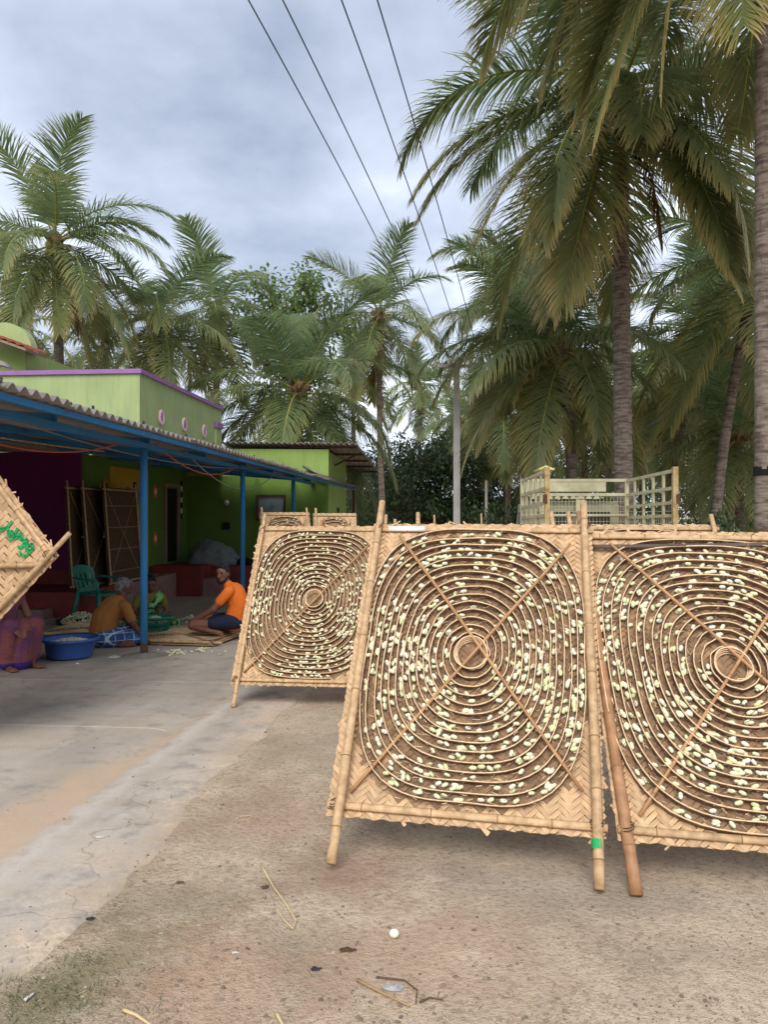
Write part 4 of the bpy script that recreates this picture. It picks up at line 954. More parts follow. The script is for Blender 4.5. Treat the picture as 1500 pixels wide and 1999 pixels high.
def thicket():
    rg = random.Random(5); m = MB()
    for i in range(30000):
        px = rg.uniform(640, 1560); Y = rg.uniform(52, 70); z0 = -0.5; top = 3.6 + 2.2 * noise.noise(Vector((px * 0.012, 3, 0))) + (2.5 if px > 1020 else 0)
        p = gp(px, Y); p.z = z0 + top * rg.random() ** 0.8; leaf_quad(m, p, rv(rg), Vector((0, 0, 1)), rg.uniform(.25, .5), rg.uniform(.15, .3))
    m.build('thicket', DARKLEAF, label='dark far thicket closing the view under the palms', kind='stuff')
thicket()
for px, py, Y, lean, lb in ((1165, 925, 19, 0.35, 'bright green banana leaf rising between the palm trunks'), (1110, 915, 21, 0.02, 'upright banana plant beside the slim trunk')):
    b = gp(px, Y); t = thing('banana_plant', lb, 'banana plant', T(b), 'banana plants'); st = MB(); Hh = P(px, py, Y).z - b.z
    st.tube([(0, 0, -.1), (0, 0, Hh * .6)], [.09, .06], 8); st.build('stem', SHRUBLEAF, t, T(b), True)
    for k in range(5):
        lf = MB(); a_ = k * 1.25 + 0.1; ln = 1.5
        def lff(u_, v_, a_=a_, k=k):
            rr_ = ln * u_; s_ = (v_ - .5) * 0.42 * math.sin(math.pi * min(1, .08 + .92 * u_)) ** .6; z_ = Hh * .58 + rr_ * (0.95 if k == 0 else .55) - (0.1 if k == 0 else .5) * rr_ * rr_ * .5
            rad_ = rr_ * (lean if k == 0 else .75); ca, sa = math.cos(a_), math.sin(a_); q = (abs(v_ - .5) * -.12)
            return Vector((ca * rad_ - sa * s_, sa * rad_ + ca * s_, z_ + q))
        lf.grid(lff, 10, 4); lf.build('leaf', BANANA, t, T(b), True)
# ================================================================== POWER LINE
PB = gp(892, 19.5); pole = thing('power_pole', 'grey concrete power pole with crossarm at the yard end', 'power pole', T(PB)); zt = P(890, 697, 19.5).z - PB.z
MB().add([(-.085, -.07, -.3), (.085, -.07, -.3), (.085, .07, -.3), (-.085, .07, -.3), (-.075, -.065, zt), (.075, -.065, zt), (.075, .065, zt), (-.075, .065, zt)], [(3, 2, 1, 0), (4, 5, 6, 7), (0, 1, 5, 4), (1, 2, 6, 5), (2, 3, 7, 6), (3, 0, 4, 7)]).build('shaft', CONC_POST, pole, T(PB))
zc = P(890, 716, 19.5).z - PB.z
MB().span((-.62, -.14, zc - .04), (.62, -.08, zc + .04)).build('crossarm', CONC_POST, pole, T(PB))
ins = []
for x in (-.56, -.2, .2, .56):
    q = MB().lathe([(0.0, 0.17), (.035, .16), (.05, .12), (.03, .10), (.055, .06), (.03, .03), (.02, 0.0)], 10, (x, -.11, zc + .04)); q.build('insulator', WHITE, pole, T(PB), True); ins.append(PB + Vector((x, -.11, zc + .18)))
tops = [P(485, 0, 7.3), P(552, 0, 7.3), P(667, 0, 7.3), P(737, 0, 7.3)]
for a, b, lb in zip(ins, tops, ('leftmost overhead wire crossing the sky', 'second overhead wire from the left', 'third overhead wire from the left', 'rightmost overhead wire crossing the sky')):
    far_ = a + (b - a) * 2.4; far_.z = a.z + 0.4
    d = (a + (far_ - a) / 2.4).z - b.z
    k = 1 / 2.4; MB().tube(sag(a, far_, d / (4 * k * (1 - k)), 40), 0.0075, 5).build('overhead_wire', WIRE, smooth=True, label=lb, cat='wire', group='overhead wires')
q = gp(950, 40); MB().tube([q, Vector((q.x, q.y, P(950, 938, 40).z))], [.09, .07], 8).build('thin_pole', CONC_POST, smooth=True, label='thin pale far pole among the dark bushes', cat='pole')

# ================================================================== TRUCK
TBASE = T(3.17, 11.75, gz(11.75)) @ Matrix.Rotation(R(-2.0), 4, 'Z')
CREAM = simple('cream_truck_paint', rgb('c9c3a0'), 0.55, 0.15, 4, 0.1, c2=rgb('a39d7e')); CREAM2 = simple('cab_paint', rgb('b5b096'), 0.4, 0.1, 3, 0.05, c2=rgb('a09b82'))
RUSTY = simple('rusty_post', rgb('b8a878'), 0.7, 0.3, 9, 0.2, c2=rgb('8f6a42')); TYRE = simple('tyre_rubber', (0.02, 0.02, 0.02), 0.8, 0.2, 8, 0.2); GLASS = simple('dark_cab_glass', (0.03, 0.04, 0.045), 0.15, 0.1, 3, 0, spec=0.5)
WHITEP = simple('white_car_paint', rgb('e6e8e8'), 0.3, 0.04, 3, 0, spec=0.5); REDL = simple('red_lens', rgb('c8402e'), 0.3, 0.1, 3, 0)
truck = thing('pickup_truck', 'cream pickup truck with caged load bed seen from its rear', 'truck', TBASE)
def tk(name, mb, mat, parent=None, smooth=False, **kw): return mb.build(name, mat, parent or truck, TBASE, smooth, **kw)
ZT_, ZF = 2.36, 0.82; RX, YR, YF = 0.875, -1.15, 1.20
tk('bed_floor', MB().span((-RX, YR, ZF - .12), (RX, YF, ZF)), CREAM)
tk('chassis', MB().span((-.4, YR + .1, .45), (.4, 3.2, ZF - .125)), TYRE)
for sx in (-1, 1):
    sp = MB(); x = sx * RX
    for zz_ in (ZT_ - .02, 2.10, 1.90, 1.72): sp.beam((x, YR + .03, zz_), (x, YF - .03, zz_ - .04), .035, .045)
    for k in range(1, 5): sp.beam((x, YR + k * (YF - YR) / 5, ZF), (x, YR + k * (YF - YR) / 5, ZT_ - .03), .03, .06, 0, (0, 1, 0))
    side = tk('side_panel', sp, CREAM)
    wm_ = MB()
    for k in range(26): yy = YR + .05 + k * (YF - YR - .1) / 25; wm_.tube([(x, yy, ZF + .1), (x, yy, 1.70)], .004, 4)
    for k in range(10): zz_ = ZF + .15 + k * .09; wm_.tube([(x, YR + .04, zz_), (x, YF - .04, zz_)], .004, 4)
    tk('wire_mesh', wm_, CREAM, side)
    tk('lower_board', MB().span((x - .02, YR + .03, ZF - .1), (x + .02, YF - .03, ZF + .32)), CREAM2, side)
    tk('rear_post', MB().span((x - .035, YR - .05, ZF - .1), (x + .035, YR + .02, ZT_ + .03)), RUSTY)
    tk('front_post', MB().span((x - .03, YF - .03, ZF), (x + .03, YF + .03, ZT_ - .03)), CREAM)
    for zz_ in (1.45, 1.95): tk('hinge', MB().box((x + sx * .03, YR - .04, zz_), (.05, .06, .12)), RUST, side)
tk('top_board', MB().span((-RX + .03, YF - .015, 2.12), (RX - .35, YF + .015, ZT_ - .06)), CREAM)
bh = MB(); bh.beam((-RX, YF, ZT_ - .05), (RX, YF, ZT_ - .05), .05, .05); bh.beam((-RX, YF, 2.07), (RX, YF, 2.07), .05, .05)
for xx in (-.52, .10): bh.span((xx - .07, YF - .012, ZF), (xx + .07, YF + .012, 2.05))
bulk = tk('bulkhead', bh, CREAM)
for zz_ in (1.72, 1.50): tk('bulkhead_rail', MB().tube([(-RX, YF - .05, zz_), (RX, YF - .05, zz_)], .022, 8), CREAM, bulk, True)
wm_ = MB()
for k in range(30): xx = -RX + .04 + k * (2 * RX - .08) / 29; wm_.tube([(xx, YF, ZF), (xx, YF, 2.05)], .004, 4)
for k in range(15): zz_ = ZF + .05 + k * .083; wm_.tube([(-RX, YF, zz_), (RX, YF, zz_)], .004, 4)
tk('wire_mesh', wm_, CREAM, bulk)
sc_ = MB()
for k in range(9): sc_.box((-RX + .2 + k * .13, YF - .03, 2.02), (.11, .01, .045), None, 0, .5)
tk('tarp_scallop', sc_, CREAM, bulk)
cab = MB(); cv = [(1.32, .55), (1.32, 1.88), (1.42, 1.95), (2.35, 1.92), (2.75, 1.35), (3.45, 1.22), (3.55, .55)]
vsL = [(-.78, a, b) for a, b in cv]; vsR = [(.78, a, b) for a, b in cv]; n_ = len(cv)
cab.add(vsL + vsR, [tuple(range(n_)), tuple(range(2 * n_ - 1, n_ - 1, -1))] + [(i, (i + 1) % n_, n_ + (i + 1) % n_, n_ + i) for i in range(n_)])
cabo = tk('cab', cab, CREAM2); tk('rear_window', MB().span((-.62, 1.30, 1.36), (.0, 1.325, 1.78)), GLASS, cabo); tk('rear_window', MB().span((.08, 1.30, 1.36), (.62, 1.325, 1.78)), GLASS, cabo)
for sx in (-1, 1):
    tk('side_window', MB().span((sx * .785 - .006, 1.55, 1.30), (sx * .785 + .006, 2.35, 1.78)), GLASS, cabo)
    mr = tk('mirror', MB().ell((sx * .93, 2.55, 1.45), (.08, .05, .14), None, 12, 8), TYRE, cabo, True)
    for yy in (-.35, 2.85):
        wh = MB(); prof = [(.16, -.10), (.30, -.11), (.345, -.08), (.36, 0), (.345, .08), (.30, .11), (.16, .10)]
        wh.lathe(prof, 24); RT = TBASE @ T(sx * .72, yy, .36) @ Matrix.Rotation(R(90), 4, 'Y'); wo = wh.build('wheel', TYRE, truck, RT, True); MB().lathe([(0, .07), (.08, .09), (.17, .06), (.17, -.06), (.08, -.09), (0, -.07)], 16).build('rim', CREAM2, wo, RT, True)
    tk('tail_lamp', MB().span((sx * .72 - .1, YR - .06, ZF - .11), (sx * .72 + .1, YR - .01, ZF - .02)), REDL)
tk('tie_cloth', MB().tube([(-RX - .02, YR + .9, ZT_ + .02), (-RX + .1, YR + .6, ZT_ + .06), (-RX + .22, YR + .62, ZT_ + .03)], [.02, .035, .015], 6), simple('yellow_rag', rgb('cfc37c'), .8), smooth=True)
# white car parked beyond the truck
CBM = T(5.0, 17.0, gz(17)) @ Matrix.Rotation(R(8), 4, 'Z')
car = thing('parked_car', 'white parked car glimpsed through the truck cage', 'car', CBM)
cp = [(-2.0, .25), (-2.0, .85), (-1.75, 1.02), (-1.25, 1.48), (.35, 1.50), (.95, 1.02), (1.85, .88), (2.0, .6), (2.0, .25)]
cm = MB(); ws = [.80, .84, .84, .66, .66, .84, .82, .80, .80]; vl = [(-q, a, b) for (a, b), q in zip(cp, ws)]; vr = [(q, a, b) for (a, b), q in zip(cp, ws)]; n_ = len(cp)
cm.add(vl + vr, [tuple(range(n_)), tuple(range(2 * n_ - 1, n_ - 1, -1))] + [(i, (i + 1) % n_, n_ + (i + 1) % n_, n_ + i) for i in range(n_)]); cm.build('body', WHITEP, car, CBM)
MB().beam((0, -1.72, 1.08), (0, -1.32, 1.44), 1.2, .02, 0, (0, -1, 1)).build('rear_window', GLASS, car, CBM)
for sx in (-1, 1):
    MB().add([(sx * .80, -1.2, 1.04), (sx * .80, .7, 1.04), (sx * .69, .3, 1.44), (sx * .69, -1.1, 1.43)], [(0, 1, 2, 3)]).build('side_window', GLASS, car, CBM)
    for yy in (-1.25, 1.25):
        MB().lathe([(0, .09), (.2, .1), (.3, .09), (.32, 0), (.3, -.09), (.2, -.1), (0, -.09)], 20).build('wheel', TYRE, car, CBM @ T(sx * .76, yy, .32) @ Matrix.Rotation(R(90), 4, 'Y'), True)
    MB().box((sx * .66, -2.0, .82), (.22, .06, .14)).build('tail_lamp', REDL, car, CBM)

# ================================================================== PEOPLE
def blob(parts, voxel=0.011, iters=4):
    m = MB()
    for q in parts:
        if q[0] == 'c':
            _, a, r0, b, r1 = q; a = Vector(a); b = Vector(b); m.ell(a, (r0,) * 3, None, 12, 8); m.ell(b, (r1,) * 3, None, 12, 8)
            if (b - a).length > 1e-4: m.tube([a, b], [r0, r1], 12)
        else:
            rot = q[3] if len(q) > 3 else None; m.ell(q[1], q[2], rot, 16, 12)
    me = m.mesh('tmp', [WHITE]); bm = bmesh.new(); bm.from_mesh(me); bmesh.ops.recalc_face_normals(bm, faces=bm.faces); bm.to_mesh(me); bm.free()
    o = bpy.data.objects.new('tmp', me); col.objects.link(o)
    r_ = o.modifiers.new('r', 'REMESH'); r_.mode = 'VOXEL'; r_.voxel_size = voxel; s_ = o.modifiers.new('s', 'SMOOTH'); s_.factor = 0.5; s_.iterations = iters
    dg = bpy.context.evaluated_depsgraph_get(); out_ = bpy.data.meshes.new_from_object(o.evaluated_get(dg)); bpy.data.objects.remove(o); bpy.data.meshes.remove(me)
    out_.polygons.foreach_set('use_smooth', [True] * len(out_.polygons)); return out_
def put(me, name, mat, parent=None, M=ID, **kw):
    me.name = name; me.materials.clear(); me.materials.append(mat); o = bpy.data.objects.new(name, me); col.objects.link(o)
    if parent is not None: o.parent = parent
    else: o.matrix_world = M
    WM[o.name] = M; tag(o, **kw); return o
def V(*a): return Vector(a)
def hand(p, d, dn, s=1.0):
    p = Vector(p); d = Vector(d).normalized(); dn = Vector(dn).normalized(); sd_ = d.cross(dn).normalized(); res = [('c', p, .024 * s, p + d * .055 * s, .028 * s), ('c', p + d * .05 * s + sd_ * .018, .02 * s, p + d * .05 * s - sd_ * .018, .02 * s)]
    for k, l_ in zip((-1.5, -.5, .5, 1.5), (.058, .072, .078, .066)):
        a = p + d * .065 * s + sd_ * k * .017 * s; b = a + (d * .8 + dn * .5) * l_ * .55 * s; c = b + (d * .3 + dn * .95) * l_ * .5 * s; res += [('c', a, .0095 * s, b, .009 * s), ('c', b, .009 * s, c, .0075 * s)]
    a = p + d * .015 * s + sd_ * .026 * s; b = a + (d * .5 + sd_ * .8 + dn * .2) * .04 * s; res += [('c', a, .011 * s, b, .010 * s), ('c', b, .010 * s, b + (d * .9 + dn * .3) * .03 * s, .008 * s)]
    return res
def foot(ank, d, s=1.0, flat=True):
    ank = Vector(ank); d = Vector(d).normalized(); sd_ = Vector((-d.y, d.x, 0)).normalized(); h = ank - d * .03; h = Vector((h.x, h.y, max(.03, ank.z - .06))); b = ank + d * .13 * s; b.z = .028
    res = [('c', ank, .036, h, .034), ('c', h, .033, b, .030), ('c', b + sd_ * .025, .022, b - sd_ * .025, .020)]
    for k in range(5): a = b + sd_ * (.030 - .015 * k); res.append(('c', a, .011, a + d * (.045 - .006 * abs(k - 1)), .010 if k else .012))
    return res
def head(c, f, tilt=0.0, s=1.0, beard=False, hairlen='short', bun=False):
    """skin parts, hair parts, dark details ; f = facing direction"""
    c = Vector(c); f = Vector((f[0], f[1], tilt)).normalized(); sd_ = Vector((-f.y, f.x, 0)).normalized(); u = sd_.cross(f) * -1
    if u.z < 0: u = -u
    rot = Matrix((f, sd_, u)).transposed()
    def q(a, b, d_): return c + (f * a + sd_ * b + u * d_) * s
    sk = [('e', c + u * .02 * s, V(.098, .078, .105) * s, rot), ('c', q(.035, 0, -.075), .050 * s, q(.02, 0, -.02), .066 * s), ('c', q(.09, 0, .01), .012 * s, q(.108, 0, -.025), .017 * s), ('c', q(.075, .03, .028), .014 * s, q(.075, -.03, .028), .014 * s),
          ('c', q(.088, .014, -.058), .010 * s, q(.088, -.014, -.058), .010 * s), ('e', q(-.005, .080, 0), V(.022, .010, .032) * s, rot), ('e', q(-.005, -.080, 0), V(.022, .010, .032) * s, rot)]
    hr = [('e', q(-.022, 0, .038), V(.100, .087, .104) * s, rot), ('e', q(-.045, 0, -.01), V(.068, .080, .075) * s, rot), ('c', q(.045, .035, .105), .028 * s, q(.045, -.035, .105), .028 * s)]
    if beard: hr += [('c', q(.055, .045, -.085), .020 * s, q(.055, -.045, -.085), .020 * s), ('c', q(.075, 0, -.095), .028 * s, q(.06, 0, -.1), .028 * s), ('c', q(.01, .066, -.05), .016 * s, q(.05, .045, -.085), .018 * s), ('c', q(.01, -.066, -.05), .016 * s, q(.05, -.045, -.085), .018 * s), ('c', q(.096, .022, -.043), .0085 * s, q(.096, -.022, -.043), .0085 * s)]
    if bun: hr += [('e', q(-.125, 0, -.01), V(.05, .05, .05) * s)]
    dt = [('c', q(.090, .045, .036), .006 * s, q(.096, .020, .038), .006 * s), ('c', q(.090, -.045, .036), .006 * s, q(.096, -.020, .038), .006 * s), ('e', q(.088, .031, .018), V(.008, .014, .008) * s, rot), ('e', q(.088, -.031, .018), V(.008, .014, .008) * s, rot)]
    return sk, hr, dt
SKIN = simple('brown_skin', rgb('7d5442'), 0.55, 0.12, 12, 0.05); SKIN2 = simple('dark_brown_skin', rgb('6a4436'), 0.55, 0.12, 12, 0.05); HAIRB = simple('black_hair', (0.012, 0.011, 0.012), 0.55, 0.3, 40, 0.3)
def grey_hair():
    return simple('grey_hair', rgb('8c8a88'), 0.7, 0.3, 30, 0.3, c2=rgb('3a3838'))
GREYH = grey_hair()
def cloth(name, c, c2=None, scale=5): return simple(name, c, 0.9, 0.15, scale, 0.25, 0.01, c2=c2)
def plaid():
    m = NT('blue_plaid_cloth'); v = m.coord(); s = m.n('SeparateXYZ'); m.l(v, s.inputs[0]); c = rgb('2f66a8')
    base = m.mix(m.noise(v, 8), rgb('2a5a98'), rgb('3d74b4'))
    for ax, k in ((0, 9.0), (2, 11.0), (1, 9.0)):
        w_ = m.math('FRACT', m.math('MULTIPLY', s.outputs[ax], k)); base = m.mix(m.ramp(w_, [(0.10, 0.75), (0.14, 0.0)]), base, rgb('c9d2da')); base = m.mix(m.ramp(w_, [(0.5, 0.0), (0.52, 0.35)]), base, rgb('233a66'))
    m.color(base); m.rough(0.9); return m.m
def leafprint():
    m = NT('leaf_print_cloth'); v = m.coord(); f = m.noise(v, 13, 3, 0.5); m.color(m.ramp(f, [(0.46, rgb('1c2a22')), (0.50, rgb('4f8a4a')), (0.62, rgb('86bb6c'))])); m.rough(0.85); return m.m
def purplesari():
    m = NT('purple_sari_cloth'); v = m.coord(); f = m.noise(v, 5, 4); ch = m.n('TexChecker'); ch.inputs['Scale'].default_value = 60; m.l(v, ch.inputs['Vector'])
    c = m.mix(m.ramp(f, [(0.4, 0.0), (0.62, 1.0)]), rgb('5d2a58'), rgb('85443f')); c = m.mix(m.math('MULTIPLY', ch.outputs['Fac'], 0.25), c, rgb('9a6a6a')); s = m.n('SeparateXYZ'); m.l(v, s.inputs[0])
    c = m.mix(m.ramp(s.outputs[2], [(0.085, 1.0), (0.10, 0.0)]), c, rgb('3c2478')); m.color(c); m.rough(0.8); m.bump(m.noise(m.coord('Object', (4, 4, 1)), 9, 3), 0.5, 0.02); return m.m
# -- man in orange
def place(px, py, Y=None, rot=0.0):
    g = G(px, py); return T(g + Vector((0, 0, 0.012))) @ Matrix.Rotation(rot, 4, 'Z')
MO = place(440, 1252, rot=R(178))
hs, hh, hd = head((.03, .03, .885), (.25, .97), -.08, 1.0, True)
sk = hs + [('c', (-.05, 0, .72), .06, (.01, .015, .81), .055), ('c', (-.12, 0, .30), .135, (-.17, 0, .47), .13), ('c', (-.17, 0, .47), .13, (-.11, 0, .62), .135), ('c', (-.09, .15, .67), .06, (-.09, -.15, .67), .06),
     ('c', (-.12, .08, .27), .095, (.40, .16, .22), .062), ('c', (.40, .16, .22), .060, (.04, .14, .115), .038), ('c', (-.12, -.08, .27), .095, (.38, -.12, .27), .062), ('c', (.38, -.12, .27), .06, (-.02, -.11, .115), .038),
     ('c', (-.08, .175, .66), .052, (.11, .215, .44), .043), ('c', (.11, .215, .44), .041, (.34, .15, .30), .029), ('c', (-.08, -.175, .66), .052, (.12, -.20, .45), .043), ('c', (.12, -.20, .45), .041, (.36, -.02, .31), .029)]
sk += hand((.35, .145, .295), (1, -.2, -.35), (0, 0, -1)) + hand((.37, -.01, .305), (1, .1, -.35), (0, 0, -1)) + foot((.03, .14, .115), (1, .1, 0)) + foot((-.02, -.11, .115), (1, -.1, 0))
man = put(blob(sk, .009, 3), 'person', SKIN, None, MO, label='man in orange polo shirt and dark shorts squatting by the flat tray', cat='person')
put(blob(hh, .008, 3), 'hair', HAIRB, man); put(blob(hd, .004, 1), 'eyes_and_brows', HAIRB, man)
put(blob([('c', (-.13, 0, .27), .150, (-.185, 0, .47), .148), ('c', (-.185, 0, .47), .148, (-.115, 0, .625), .152), ('c', (-.09, .155, .675), .072, (-.09, -.155, .675), .072), ('c', (-.06, .01, .71), .076, (-.035, .01, .745), .066),
          ('c', (-.08, .18, .665), .070, (.025, .205, .54), .064), ('c', (-.08, -.18, .665), .070, (.03, -.20, .54), .064)], .010, 4), 'shirt', cloth('orange_cloth', rgb('e0722a')), man)
put(blob([('c', (-.12, .08, .265), .110, (.14, .12, .245), .095), ('c', (-.12, -.08, .265), .110, (.14, -.10, .265), .095), ('e', (-.13, 0, .25), (.15, .17, .11))], .011, 4), 'shorts', cloth('navy_cloth', rgb('23283c')), man)
# -- old man bending over the tray
MB_ = place(206, 1264, rot=R(46))
hs, hh, hd = head((.25, .03, .72), (1, -.1), -.45, 1.0, False)
sk = hs + [('c', (.18, 0, .55), .06, (.23, .02, .65), .055), ('c', (-.02, 0, .16), .15, (.02, 0, .36), .14), ('c', (.02, 0, .36), .14, (.13, 0, .49), .14), ('c', (.16, .16, .51), .06, (.16, -.16, .51), .06),
     ('c', (0, .1, .13), .10, (.36, .22, .13), .07), ('c', (.36, .22, .13), .06, (.12, .26, .05), .04), ('c', (0, -.1, .13), .10, (.34, -.22, .13), .07), ('c', (.34, -.22, .13), .06, (.10, -.25, .05), .04),
     ('c', (.17, -.19, .50), .052, (.22, -.30, .29), .043), ('c', (.22, -.30, .29), .041, (.36, -.30, .09), .029), ('c', (.17, .19, .50), .052, (.34, .25, .33), .043), ('c', (.34, .25, .33), .041, (.48, .10, .16), .029)]
sk += hand((.365, -.30, .085), (.8, .1, -.5), (0, 0, -1)) + hand((.485, .09, .155), (.8, -.2, -.5), (0, 0, -1)) + foot((.12, .26, .05), (1, .2, 0)) + foot((.10, -.25, .05), (1, -.2, 0))
old = put(blob(sk, .009, 3), 'person', SKIN2, None, MB_, label='grey haired man in brown shirt bent over, seated in blue checked wrap', cat='person')
put(blob(hh, .008, 3), 'hair', GREYH, old); put(blob(hd, .004, 1), 'eyes_and_brows', HAIRB, old)
put(blob([('c', (-.04, 0, .18), .168, (-.005, 0, .37), .165), ('c', (-.005, 0, .37), .165, (.12, 0, .49), .160), ('c', (.16, .165, .51), .074, (.16, -.165, .51), .074), ('c', (.17, -.19, .50), .070, (.205, -.265, .35), .064), ('c', (.17, .19, .50), .070, (.27, .23, .41), .064)], .011, 4), 'shirt', cloth('brown_cloth', rgb('a06a34')), old)
put(blob([('e', (-.02, 0, .125), (.215, .235, .135)), ('c', (0, .12, .12), .12, (.36, .23, .115), .095), ('c', (0, -.12, .12), .12, (.34, -.23, .115), .095)], .012, 4), 'wrap', plaid(), old)
# -- woman in green leaf print
MW = place(293, 1233, rot=R(-72))
hs, hh, hd = head((.12, 0, .70), (1, .15), -.45, 0.98, False, bun=True)
sk = hs + [('c', (.06, 0, .55), .052, (.09, 0, .63), .05), ('c', (0, 0, .15), .15, (.03, 0, .33), .12), ('c', (.03, 0, .33), .12, (.05, 0, .47), .12), ('c', (.05, .14, .51), .055, (.05, -.14, .51), .055),
     ('c', (.05, .17, .50), .046, (.13, .23, .30), .038), ('c', (.13, .23, .30), .036, (.36, .10, .24), .026), ('c', (.05, -.17, .50), .046, (.13, -.23, .30), .038), ('c', (.13, -.23, .30), .036, (.36, -.08, .24), .026),
     ('c', (.02, .1, .12), .10, (.32, .30, .13), .07), ('c', (.32, .30, .13), .055, (.38, -.02, .06), .038), ('c', (.02, -.1, .12), .10, (.30, -.30, .13), .07), ('c', (.30, -.30, .13), .055, (.32, .02, .06), .038)]
sk += hand((.37, .09, .235), (.8, -.4, -.3), (0, 0, -1), .9) + hand((.37, -.07, .235), (.8, .4, -.3), (0, 0, -1), .9) + foot((.38, -.02, .05), (.4, -1, 0), .9) + foot((.32, .02, .05), (.4, 1, 0), .9)
wom = put(blob(sk, .009, 3), 'person', SKIN2, None, MW, label='woman in green leaf print sari sorting cocoons behind the blue post', cat='person')
put(blob(hh, .008, 3), 'hair', HAIRB, wom); put(blob(hd, .004, 1), 'eyes_and_brows', HAIRB, wom)
put(blob([('c', (.03, 0, .36), .13, (.045, 0, .47), .128), ('c', (.05, .145, .505), .065, (.05, -.145, .505), .065), ('c', (.05, .17, .50), .06, (.09, .205, .38), .055), ('c', (.05, -.17, .50), .06, (.09, -.205, .38), .055)], .011, 4), 'blouse', cloth('olive_cloth', rgb('6f6a2c')), wom)
put(blob([('e', (0, 0, .13), (.20, .24, .14)), ('c', (.02, .1, .13), .12, (.33, .31, .14), .095), ('c', (.02, -.1, .13), .12, (.31, -.31, .14), .095), ('c', (.34, .28, .10), .08, (.38, .0, .09), .07), ('c', (-.02, -.05, .2), .15, (.03, -.03, .38), .135), ('c', (.08, .12, .50), .075, (.10, -.02, .34), .10), ('c', (.03, .13, .54), .055, (-.08, .1, .42), .06)], .012, 4), 'sari', leafprint(), wom)
# -- woman in purple sari at the picture edge
MP = place(8, 1304, rot=R(-32))
hs, hh, hd = head((.02, 0, .95), (1, 0), -.2, 0.98, False, bun=True)
sk = hs + [('c', (.0, 0, .78), .052, (.01, 0, .88), .05), ('c', (-.08, 0, .22), .15, (-.05, 0, .45), .125), ('c', (-.05, 0, .45), .125, (-.01, 0, .66), .125), ('c', (0, .15, .73), .055, (0, -.15, .73), .055),
     ('c', (0, -.18, .72), .046, (.06, -.24, .47), .040), ('c', (.06, -.24, .47), .038, (.34, -.14, .43), .028), ('c', (0, .18, .72), .046, (.10, .22, .50), .040), ('c', (.10, .22, .50), .038, (.36, .02, .44), .028),
     ('c', (-.04, .1, .22), .10, (.34, .13, .48), .07), ('c', (.34, .13, .48), .06, (.30, .12, .08), .04), ('c', (-.04, -.1, .22), .10, (.34, -.13, .48), .07), ('c', (.34, -.13, .48), .06, (.28, -.13, .08), .04)]
sk += hand((.35, -.135, .43), (.9, .4, -.25), (0, .3, -1)) + hand((.37, .015, .44), (.6, -.8, -.3), (.3, 0, -1)) + foot((.30, .12, .08), (1, .1, 0)) + foot((.28, -.13, .08), (1, -.2, 0))
pur = put(blob(sk, .009, 3), 'person', SKIN, None, MP, label='seated woman in purple sari with arms resting on her raised knees', cat='person')
put(blob(hh, .008, 3), 'hair', HAIRB, pur); put(blob(hd, .004, 1), 'eyes_and_brows', HAIRB, pur)
put(blob([('c', (-.09, 0, .22), .19, (-.06, 0, .46), .155), ('c', (-.06, 0, .46), .155, (-.015, 0, .67), .145), ('c', (-.04, .1, .24), .13, (.33, .14, .47), .095), ('c', (-.04, -.1, .24), .13, (.33, -.14, .47), .095), ('c', (.33, .14, .46), .09, (.27, .14, .14), .085), ('c', (.33, -.14, .46), .09, (.25, -.14, .14), .085), ('c', (.25, -.14, .10), .085, (.24, .14, .10), .09), ('c', (.02, 0, .12), .12, (.25, 0, .12), .10), ('c', (.30, 0, .42), .13, (.26, 0, .10), .13), ('c', (.28, -.1, .40), .09, (.28, .1, .40), .09), ('e', (-.08, 0, .14), (.24, .25, .15)), ('c', (0, .17, .72), .065, (.02, -.05, .60), .11)], .012, 4), 'sari', purplesari(), pur)
# -- far walker in a white shirt
MS = T(gp(741, 28)) @ Matrix.Rotation(R(-60), 4, 'Z')
hs, hh, hd = head((.02, 0, 1.60), (1, 0), 0, 1.0)
sk = hs + [('c', (0, 0, 1.40), .055, (0, 0, 1.50), .05), ('c', (0, 0, .95), .14, (0, 0, 1.3), .14), ('c', (0, .17, 1.36), .06, (0, -.17, 1.36), .06), ('c', (0, .09, .9), .09, (.05, .1, .5), .06), ('c', (.05, .1, .5), .055, (0, .1, .08), .04), ('c', (0, -.09, .9), .09, (.1, -.1, .5), .06), ('c', (.1, -.1, .5), .055, (.12, -.1, .08), .04), ('c', (0, .2, 1.35), .05, (0, .24, 1.05), .04), ('c', (0, .24, 1.05), .04, (.08, .22, .82), .03), ('c', (0, -.2, 1.35), .05, (-.02, -.24, 1.05), .04), ('c', (-.02, -.24, 1.05), .04, (.04, -.22, .82), .03)]
sk += hand((.085, .22, .81), (.2, 0, -1), (1, 0, 0)) + hand((.045, -.22, .81), (.2, 0, -1), (1, 0, 0)) + foot((0, .1, .08), (1, 0, 0)) + foot((.12, -.1, .08), (1, 0, 0))
wk = put(blob(sk, .014, 3), 'person', SKIN2, None, MS, label='far standing person in white shirt among the trees', cat='person')
put(blob(hh, .012, 3), 'hair', HAIRB, wk); put(blob([('c', (0, 0, .95), .16, (0, 0, 1.3), .16), ('c', (0, .17, 1.36), .075, (0, -.17, 1.36), .075), ('c', (0, .2, 1.35), .068, (0, .235, 1.15), .06), ('c', (0, -.2, 1.35), .068, (-.01, -.235, 1.15), .06)], .014), 'shirt', WHITE, wk)
put(blob([('c', (0, .09, .92), .11, (.05, .1, .5), .085), ('c', (.05, .1, .5), .08, (0, .1, .15), .07), ('c', (0, -.09, .92), .11, (.1, -.1, .5), .085), ('c', (.1, -.1, .5), .08, (.12, -.1, .15), .07)], .014), 'trousers', cloth('grey_cloth', rgb('4a4a50')), wk)

